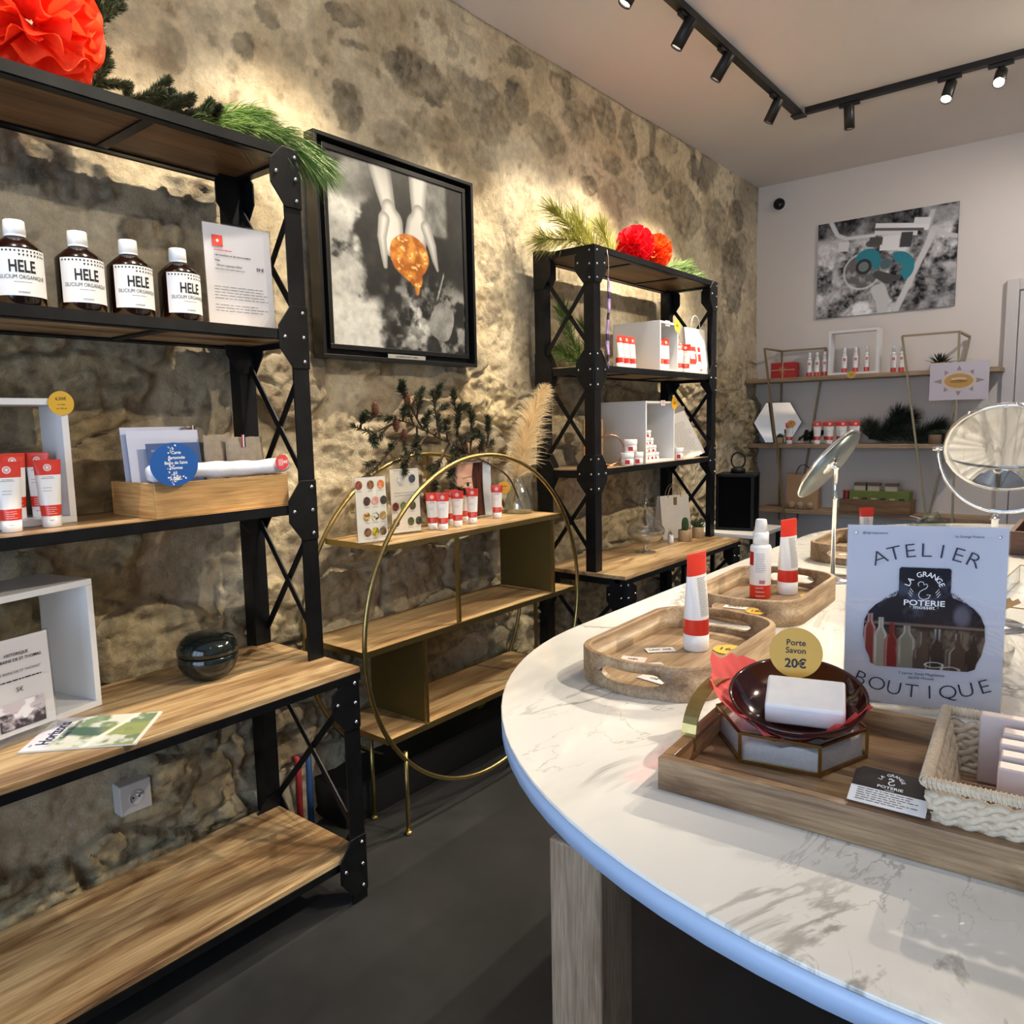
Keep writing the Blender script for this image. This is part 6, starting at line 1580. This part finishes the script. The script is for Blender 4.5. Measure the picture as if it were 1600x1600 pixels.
# half widths of the silhouette per height
J = [(.225,.150),(.235,.160),(.355,.160),(.380,.175),(.398,.235),(.43,.300),(.47,.345),(.52,.372),(.60,.378),(.68,.360),(.72,.335),(.755,.325),(.77,.28)]
def jhalf(v): 
    return np.interp(v,[a for a,_ in J],[b for _,b in J])
def jar(u,v):
    V_=.225+.545*v; U_=(u-.5)*.78
    n=fbm(U_*14,V_*14,4,1); n2=fbm(U_*30+5,V_*8,4,2)
    c=mixc(lin(22,24,36),lin(60,66,84),sst(.5,.75,n)*sst(.62,.4,v)); 
    sh=sst(.012,0,np.abs(V_-.535-.015*U_)); c=mixc(c,lin(110,92,78),sh)
    c=mixc(c,mixc(lin(52,42,38),lin(96,84,74),sst(.4,.6,n)),sst(.545,.56,V_))
    def bottle(cx,w,top,neck,colr,hi):
        nonlocal c
        hw=np.where(V_<top+neck,w*.34,w*(.34+.66*sst(top+neck,top+neck+.05,V_))); d=np.abs(U_-cx)-hw
        m_=sst(.006,0,d)*(V_>top); c=mixc(c,colr,m_*.95)
        g=m_*sst(.010,0,np.abs(np.abs(U_-cx)-hw*.78)); c=mixc(c,hi,g*.5*sst(.35,.6,n2))
    bottle(-.335,.040,.48,.04,lin(120,52,44),lin(200,190,190)); bottle(-.265,.040,.50,.05,lin(140,132,118),lin(210,206,200)); bottle(-.195,.042,.53,.05,lin(112,38,36),lin(190,150,140))
    bottle(-.10,.055,.54,.03,lin(116,110,98),lin(190,186,176)); bottle(.005,.060,.57,.06,lin(70,56,50),lin(150,140,130)); bottle(.09,.048,.55,.05,lin(44,36,34),lin(200,200,198)); bottle(.22,.065,.57,.06,lin(60,48,42),lin(170,166,160)); bottle(.31,.045,.58,.05,lin(40,32,30),lin(120,110,100))
    for cx,t in ((.075,.745),(.175,.765)):
        rim=sst(.006,0,np.abs(np.hypot((U_-cx)/.055,(V_-t)/.014)-1)*.03); c=mixc(c,lin(190,186,180),rim)
        wl=sst(.004,0,np.abs(np.abs(U_-cx)-.05))*(V_>t); c=mixc(c,lin(150,144,138),wl)
    refl=(U_>-.30)*(U_<-.13)*(V_>.395)*(V_<.62); c=mixc(c,lin(104,138,196),.0*refl)
    vs=sst(.04,.0,np.hypot(U_-.235,(V_-.475)*.9)-.03); c=mixc(c,lin(96,96,110),vs*.7)
    return c
m = MB(); nv_=60
NU,NV=150,170
U,V=np.meshgrid(np.linspace(0,1,NU),np.linspace(0,1,NV),indexing='ij')
Cc=np.clip(jar(U,V),0,1); V_=.225+.545*V; hw_=jhalf(V_)*PW; X_=(U-.5)*2*hw_
# resample colours so the picture is not squeezed by the outline
Ux=.5+ (X_/PW)/.78; Cc=np.clip(jar(Ux,V),0,1)
grid_mesh('jar_picture',X_,X_*0-.0029,PH*(1-V_),Cc,PRINTG,ps,flip=True)
p=MB(); y_=-.0031
NAVY=pm('navy_poster_ink',lin(34,38,66),.5)
def arct(word,cx,cz,r,a0,a1,size,mi,bold,sx=1.0,flip=False):
    n_=len(word)
    for i,ch in enumerate(word):
        a=math.radians(a0+(a1-a0)*i/(n_-1)); px=cx+r*math.cos(a); pz=cz+r*math.sin(a)
        put_text(p,ch,px,pz,size,y_,mi,bold,sx,(a-PI/2) if not flip else (a+PI/2))
arct('ATELIER',0,PH*.30,PH*.565,113,67,.0345,0,-.014,1.15)
arct('BOUTIQUE',0,PH*.95,PH*.85,-110.5,-69.5,.0345,0,-.014,1.1,True)
arct('LA GRANGE',0,PH*.655,PH*.085,160,22,.0125,1,.01,1.0)
put_text(p,'POTERIE',0,PH*.585,.0135,y_,1,.015,1.25); put_text(p,'· mosset ·',0,PH*.563,.0095,y_,1,.005,1.2)
arct('• POINTS GRANDS •',-PW*.02,PH*.42,PH*.245,150,108,.0068,0,.01)
arct('• ARTISANS POTIERS •',PW*.02,PH*.42,PH*.245,70,26,.0068,0,.01)
put_text(p,'7 carrer Santa Magdalena',0,PH*.200,.0070,y_,0,.0); put_text(p,'66500 Mosset',0,PH*.178,.0070,y_,0,.0)
put_text(p,'@lagrangepoterie',-PW*.32,PH*.955,.0055,y_,0,.0); put_text(p,'La Grange Poterie',PW*.26,PH*.945,.0058,y_,0,.0); put_text(p,'66500 Mosset',-PW*.30,PH*.030,.0045,y_,0,.0)
for s_ in (-1,1):
    for k in range(3):
        x0=s_*(.0165+.0013*k); z0=PH*(.655-.012*k)-.004
        p.flat([(x0,y_,z0),(x0+.0009,y_,z0),(x0+.0009+s_*.005,y_,z0-.007*-1 if s_>0 else z0+.007),(x0+s_*.005,y_,z0+.007)],1) if s_>0 else p.flat([(x0,y_,z0),(x0-.0009,y_,z0),(x0-.0059,y_,z0+.007),(x0-.005,y_,z0+.007)],1)
p.build('printed_lettering',[NAVY,WINK],ps)
em=MB(); sc=.00115; bx,bz=-.001,PH*.648
em.tube([(bx+sc*a,-.0032,bz+sc*b_) for a,b_ in ((-7,8),(-8,12),(-5,15),(-1,14),(0,10),(3,12),(5,9),(3,5),(-1,3),(-5,0),(-7,-5),(-5,-10),(0,-12),(6,-10),(9,-5),(4,-4.5))],.0006,6)
em.build('emblem',WINK,ps)
mb_=MB()
for cx_,cz_ in ((-PW*.44,PH*.955),(PW*.44,PH*.945)): mb_=MB().ball((cx_,-.0032,cz_),.0028,10,0,1,.5,1); mb_.build('corner_magnet',CHROME,ps)

# ---- big rectangular tray
TW=.66; TD=.350; TH=.046
bt = thing('rectangular_tray','large rectangular wooden tray with brass handles in the foreground','tray',(1.797,.898,TT),math.radians(3.4))
TRW = wood('big_tray_wood',[lin(88,68,52),lin(146,116,86),lin(176,146,110),lin(196,168,132)],'x',1.3,.45,1.4,seed=21,patch=.95)
TRS = wood('big_tray_wood_side',[lin(92,66,46),lin(150,112,76),lin(184,146,104),lin(204,172,130)],'y',1.5,.45,1.1,seed=23)
th_=.017
MB().box(0,TW,0,th_,0,TH).build('front_rail',TRW,bt,bev=.0015); MB().box(0,TW,TD-th_,TD,0,TH).build('back_rail',TRW,bt,bev=.0015)
MB().box(0,th_,th_+.0002,TD-th_-.0002,0,TH).build('side_rail',TRS,bt,bev=.0015); MB().box(TW-th_,TW,th_+.0002,TD-th_-.0002,0,TH).build('side_rail',TRS,bt,bev=.0015)
MB().box(th_+.0002,TW-th_-.0002,th_+.0002,TD-th_-.0002,0,.012).build('tray_floor',TRW,bt)
def bow(x):
    m=MB(); y0,y1=.090,.275; N=20; w=.011
    for i in range(N+1):
        s_=i/N; a=PI*s_; yy=(y0+y1)/2-(y1-y0)/2*math.cos(a)*(1.0); zz=TH-.022+.075*math.sin(a)**.6
        for dx,dz in ((-w,0),(w,0),(w,.002),(-w,.002)): 
            yo=-math.cos(a)*dz; m.v.append((x+dx,yy+yo,zz+dz))
    for i in range(N):
        for k in range(4): m.f.append((i*4+k,i*4+(k+1)%4,(i+1)*4+(k+1)%4,(i+1)*4+k)); m.m.append(0); m.sm.append(False)
    return m
# handle straps bowed above the end rails
for x in (th_/2, TW-th_/2): bow(x).build('brass_handle',BRASS,bt)
zf = TT+.0125
# hexagonal glass dish with salt
hb = thing('hexagonal_glass_dish','brass-edged hexagonal glass dish filled with white salt on the big tray','glass dish',(1.902,1.120,zf),math.radians(10.5))
hr=.108; hh=.044; HV=[(hr*math.cos(math.radians(-120+60*k)),hr*math.sin(math.radians(-120+60*k))) for k in range(6)]
BE=pm('aged_brass_edge',lin(150,116,60),.3,1.0)
for k in range(6):
    a=HV[k]; b_=HV[(k+1)%6]; g_=MB(); g_.bar((*a,.0035),(*b_,.0035),.0035,.004).bar((*a,hh),(*b_,hh),.0035,.004).bar((*a,0),(*a,hh+.002),.0045,.0045,(1,0,0)); g_.build('brass_edge',BE,hb)
    d=Vector((b_[0]-a[0],b_[1]-a[1],0)); M=Matrix.Translation((a[0],a[1],0)) @ Matrix.Rotation(math.atan2(d.y,d.x),4,'Z')
    MB().box(.003,d.length-.003,-.0006,.0006,.004,hh-.002,0,M).build('glass_pane',GLASS,hb)
SALT=pm('white_salt',lin(236,234,240),.7,noise=.06,nscale=200,bump=1.0,bscale=500)
sl=MB(); N=36; rings=8
for j in range(rings+1):
    for i in range(N):
        a=2*PI*i/N; aa=(math.degrees(a)+120)%60-30; R=(hr-.004)*math.cos(PI/6)/math.cos(math.radians(aa))*.98*j/rings
        sl.v.append((R*math.cos(a),R*math.sin(a),.030+.0035*math.sin(a*5+j)*(j/rings)+.002*math.sin(a*13)))
for j in range(rings):
    for i in range(N): sl.f.append((j*N+i,(j+1)*N+i,(j+1)*N+(i+1)%N,j*N+(i+1)%N)); sl.m.append(0); sl.sm.append(True)
o_=len(sl.v)
for i in range(N): x,y,z=sl.v[rings*N+i]; sl.v.append((x,y,.002))
for i in range(N): sl.f.append((rings*N+i,o_+i,o_+(i+1)%N,rings*N+(i+1)%N)); sl.m.append(0); sl.sm.append(False)
so=sl.build('salt_filling',SALT,hb)
# coral tissue paper crumpled in the dish
tp=thing('tissue_paper','crumpled coral tissue paper under the dark red bowl','tissue paper',(1.902,1.120,zf+.036),math.radians(10.5))
NU,NV=120,14; A_,R_g=np.meshgrid(np.linspace(0,2*PI,NU),np.linspace(0,1,NV),indexing='ij')
cr_=fbm(np.cos(A_)*3+3+R_g*2,np.sin(A_)*3+3,4,2); cr2_=fbm(np.cos(A_)*9+9+R_g*3,np.sin(A_)*9+9,3,4)
Rr=.030+R_g*(.074+.012*np.clip(np.cos(A_+.5),0,1)**2+.020*(cr_-.5)*2+.018*np.clip(np.cos(A_-2.75),0,1)**3); Zr=.0+R_g**2*(.016+.034*(cr_-.45)*2+.048*np.clip(np.cos(A_-2.7),0,1)**2+.026*np.clip(np.cos(A_+.35),0,1)**3)+.016*(cr2_-.5)*R_g+.004
Zr=np.maximum(Zr,.003)
Xr=Rr*np.cos(A_); Yr=Rr*np.sin(A_); Xr[-1]=Xr[0]; Yr[-1]=Yr[0]; Zr[-1]=Zr[0]
to=grid_mesh('tissue_sheet',Xr,Yr,Zr,None,CORAL,tp,flip=False)
# dark red bowl, tilted
db=thing('ceramic_bowl','shiny dark red ceramic bowl tilted towards the viewer on coral tissue','bowl',(1.915,1.115,zf+.0455),0,None,(math.radians(15),0,math.radians(14)))
DR=pm('oxblood_glaze',lin(50,14,17),.09,spec=.6,noise=.35,nscale=14)
MB().lathe([(.040,0),(.045,.002),(.070,.012),(.089,.028),(.0965,.042),(.0975,.046),(.0955,.0475),(.0925,.044),(.084,.031),(.066,.018),(.040,.010),(.0,.009)],56).build('bowl_body',DR,db)
Mb=Matrix.Translation(db.location) @ db.rotation_euler.to_matrix().to_4x4()
sb=thing('soap_bar','white soap block resting in the dark red bowl','soap',tuple(Mb @ Vector((.012,-.010,.0225))),0,None,(math.radians(19),0,math.radians(16)))
SOAP=pm('white_soap',lin(226,222,222),.45,noise=.05,nscale=30,bump=.3,bscale=90,Subsurface_Weight=.2)
MB().box(-.054,.054,-.036,.036,.0,.034).build('soap_body',SOAP,sb,bev=.004)
rt=round_tag('price_tag','round mustard tag reading Porte Savon 20€ leaning on the dark red bowl',tuple(Mb @ Vector((-.006,.056,.080))),.33,.0385,[('Porte',0,.015,.0125,.02),('Savon',0,.003,.0125,.02),('20€',0,-.017,.019,.03)],pm('mustard_card',lin(206,158,56),.45),INK,tilt=-.12)
# business card on the tray front rail
bc=thing('business_card','black and white business card resting on the front rail of the big tray','business card',tuple((1.0,1.0,1.0)),0)
bc.location=(2.078,.953,1.0005); bc.rotation_euler=(math.radians(20),0,math.radians(3))
cw,chh=.084,.060
outl=[(-cw/2,-chh/2),(cw/2,-chh/2),(cw/2,chh/2-.014),(cw/2-.010,chh/2),(-cw/2+.008,chh/2),(-cw/2,chh/2-.008)]
MB().prism(outl,0,.0008,0).build('card_paper',pm('card_white',lin(230,228,228),.5),bc)
dkp=[(-cw/2,-.004),(cw/2,-.004),(cw/2,chh/2-.014),(cw/2-.010,chh/2),(-cw/2+.008,chh/2),(-cw/2,chh/2-.008)]
MB().flat([(x,y,.0010) for x,y in dkp]).build('dark_half',pm('card_dark',lin(30,24,26),.3,noise=.8,nscale=30),bc)
p=MB(); y_=0
arct('LA GRANGE',0,.010,.0135,160,22,.0062,0,.01); put_text(p,'POTERIE',0,.0020,.0058,0,0,.02,1.3); put_text(p,'mosset',0,-.0020,.0030,0,0,.0,1.2)
em=[(-4,5),(-4,8),(-1,9),(0,6),(3,7),(3,4),(0,2),(-3,0),(-4,-4),(-1,-7),(4,-6),(6,-3)]
for i in range(len(em)-1):
    a=Vector((em[i][0]*.0007,0,em[i][1]*.0007+.012)); b_=Vector((em[i+1][0]*.0007,0,em[i+1][1]*.0007+.012)); d=(b_-a).normalized(); nn_=Vector((-d.z,0,d.x))*.0007
    p.flat([tuple(a-nn_),tuple(b_-nn_),tuple(b_+nn_),tuple(a+nn_)],0)
lines(p,-.034,.034,-.026,-.008,6,0,.0011,1,12,short=.25)
MB().box(-.03,.03,-.02,.026,-.0022,-.0004).build('card_rest',ACR,bc)
p.v=[(x,z,.0013) for x,y,z in p.v]; p.f=[f for f in p.f]
p.build('printed_lettering',[WINK,INK],bc)
# woven basket
bk=thing('woven_basket','cream woven basket with coiled rim at the right photo edge, holding soap bars','basket',(2.128,.934,zf),math.radians(4.5))
ROPE=pm('cream_rope',lin(208,190,166),.8,noise=.12,nscale=120,bump=.6,bscale=400)
BWb,BDb=.28,.225; Hb=.082; fl_=.020
def bpt(s,z,off=0.0):
    """s in 0..4 round the basket, corners at integers; walls flare outwards with height"""
    e=fl_*z/Hb; x0,x1,y0,y1=.012-e-off,BWb+e+off,.012-e-off,BDb+e+off; k=int(s)%4; f_=s-int(s)
    return [Vector((x0+(x1-x0)*f_,y0,z)),Vector((x1,y0+(y1-y0)*f_,z)),Vector((x1-(x1-x0)*f_,y1,z)),Vector((x0,y1-(y1-y0)*f_,z))][k]
wv=MB(); rows=4
def seglen(k): return BWb if k%2==0 else BDb
for r_ in range(rows):
    for ph in (0,1):
        pts=[]
        for k in range(4):
            n_=int(seglen(k)/.003)
            for i in range(n_):
                s_=k+i/n_; t_=(i/n_)*seglen(k)/.021*PI
                z=.012+(Hb-.024)*(r_+.5)/rows+.0058*math.sin(t_+ph*PI+(r_%2)*PI/2); pts.append(bpt(s_,z,.0022*math.cos(t_+ph*PI+(r_%2)*PI/2)))
        wv.tube(pts,.0050,7,True)
wv.build('woven_wall',ROPE,bk)
rim=MB(); pts=[]
for k in range(4):
    for i in range(14): pts.append(bpt(k+i/14,Hb))
rim.tube(pts,.0062,10,True)
n_=260
for i in range(n_):
    s_=4*i/n_; a=bpt(s_,Hb); b_=bpt(s_+4/n_*.98 if s_+4/n_*.98<4 else 0,Hb); d=(b_-a)
    if d.length>.02 or d.length<1e-5: continue
    d.normalize(); x=d.cross(Vector((0,0,1))); 
    rim.tube([a+x*.0068*math.cos(q)+Vector((0,0,.0068*math.sin(q)))+d*.0012*q/6 for q in [2*PI*w/8 for w in range(9)]],.0012,4)
rim.build('coiled_rim',ROPE,bk)
lo=MB(); pts=[]
for k in range(4):
    for i in range(12): pts.append(bpt(k+i/12,.007))
lo.tube(pts,.0062,8,True); lo.build('lower_coil',ROPE,bk)
fl2=MB(); 
for i in range(30): y=.018+i*(BDb-.022)/30; fl2.bar((.014,y,.006),(BWb-.002,y,.006),.0042,.003,(0,0,1),i%2)
fl2.build('slatted_floor',[pm('reed_pink',lin(176,136,116),.7),pm('reed_tan',lin(206,176,140),.7)],bk)
brd=MB(); brd.tube([(.040+.001*math.sin(i*1.9),.03+i*.0042,.010+.0012*math.cos(i*1.9)) for i in range(36)],.0042,8); brd.build('braided_cord',ROPE,bk)
SOAPP=pm('pinkish_soap',lin(206,186,182),.5,noise=.03,nscale=40)
Mk=bk.matrix_basis
def soapb(label,x,y,z,w,d,h,rot):
    P=Mk @ Vector((x,y,z)); t=thing('soap_bar',label,'soap',P,0,'soap bars in the woven basket',rot)
    MB().box(0,w,0,d,0,h).build('soap_body',SOAPP,t,bev=.0025); return t
soapb('tall pinkish soap bar standing furthest back in the woven basket',.034,.192,.0085,.11,.022,.092,(-.06,0,.07))
for i,(lbl) in enumerate(('foremost soap bar of the upright row in the woven basket','second soap bar from the front of the upright row in the woven basket','third soap bar from the front of the upright row in the woven basket','rearmost of the four close-set soap bars in the woven basket')):
    soapb(lbl,.058+.002*(i%2),.062+.0305*i,.0085,.11,.025,.078+.003*i,(-.03,0,.06))
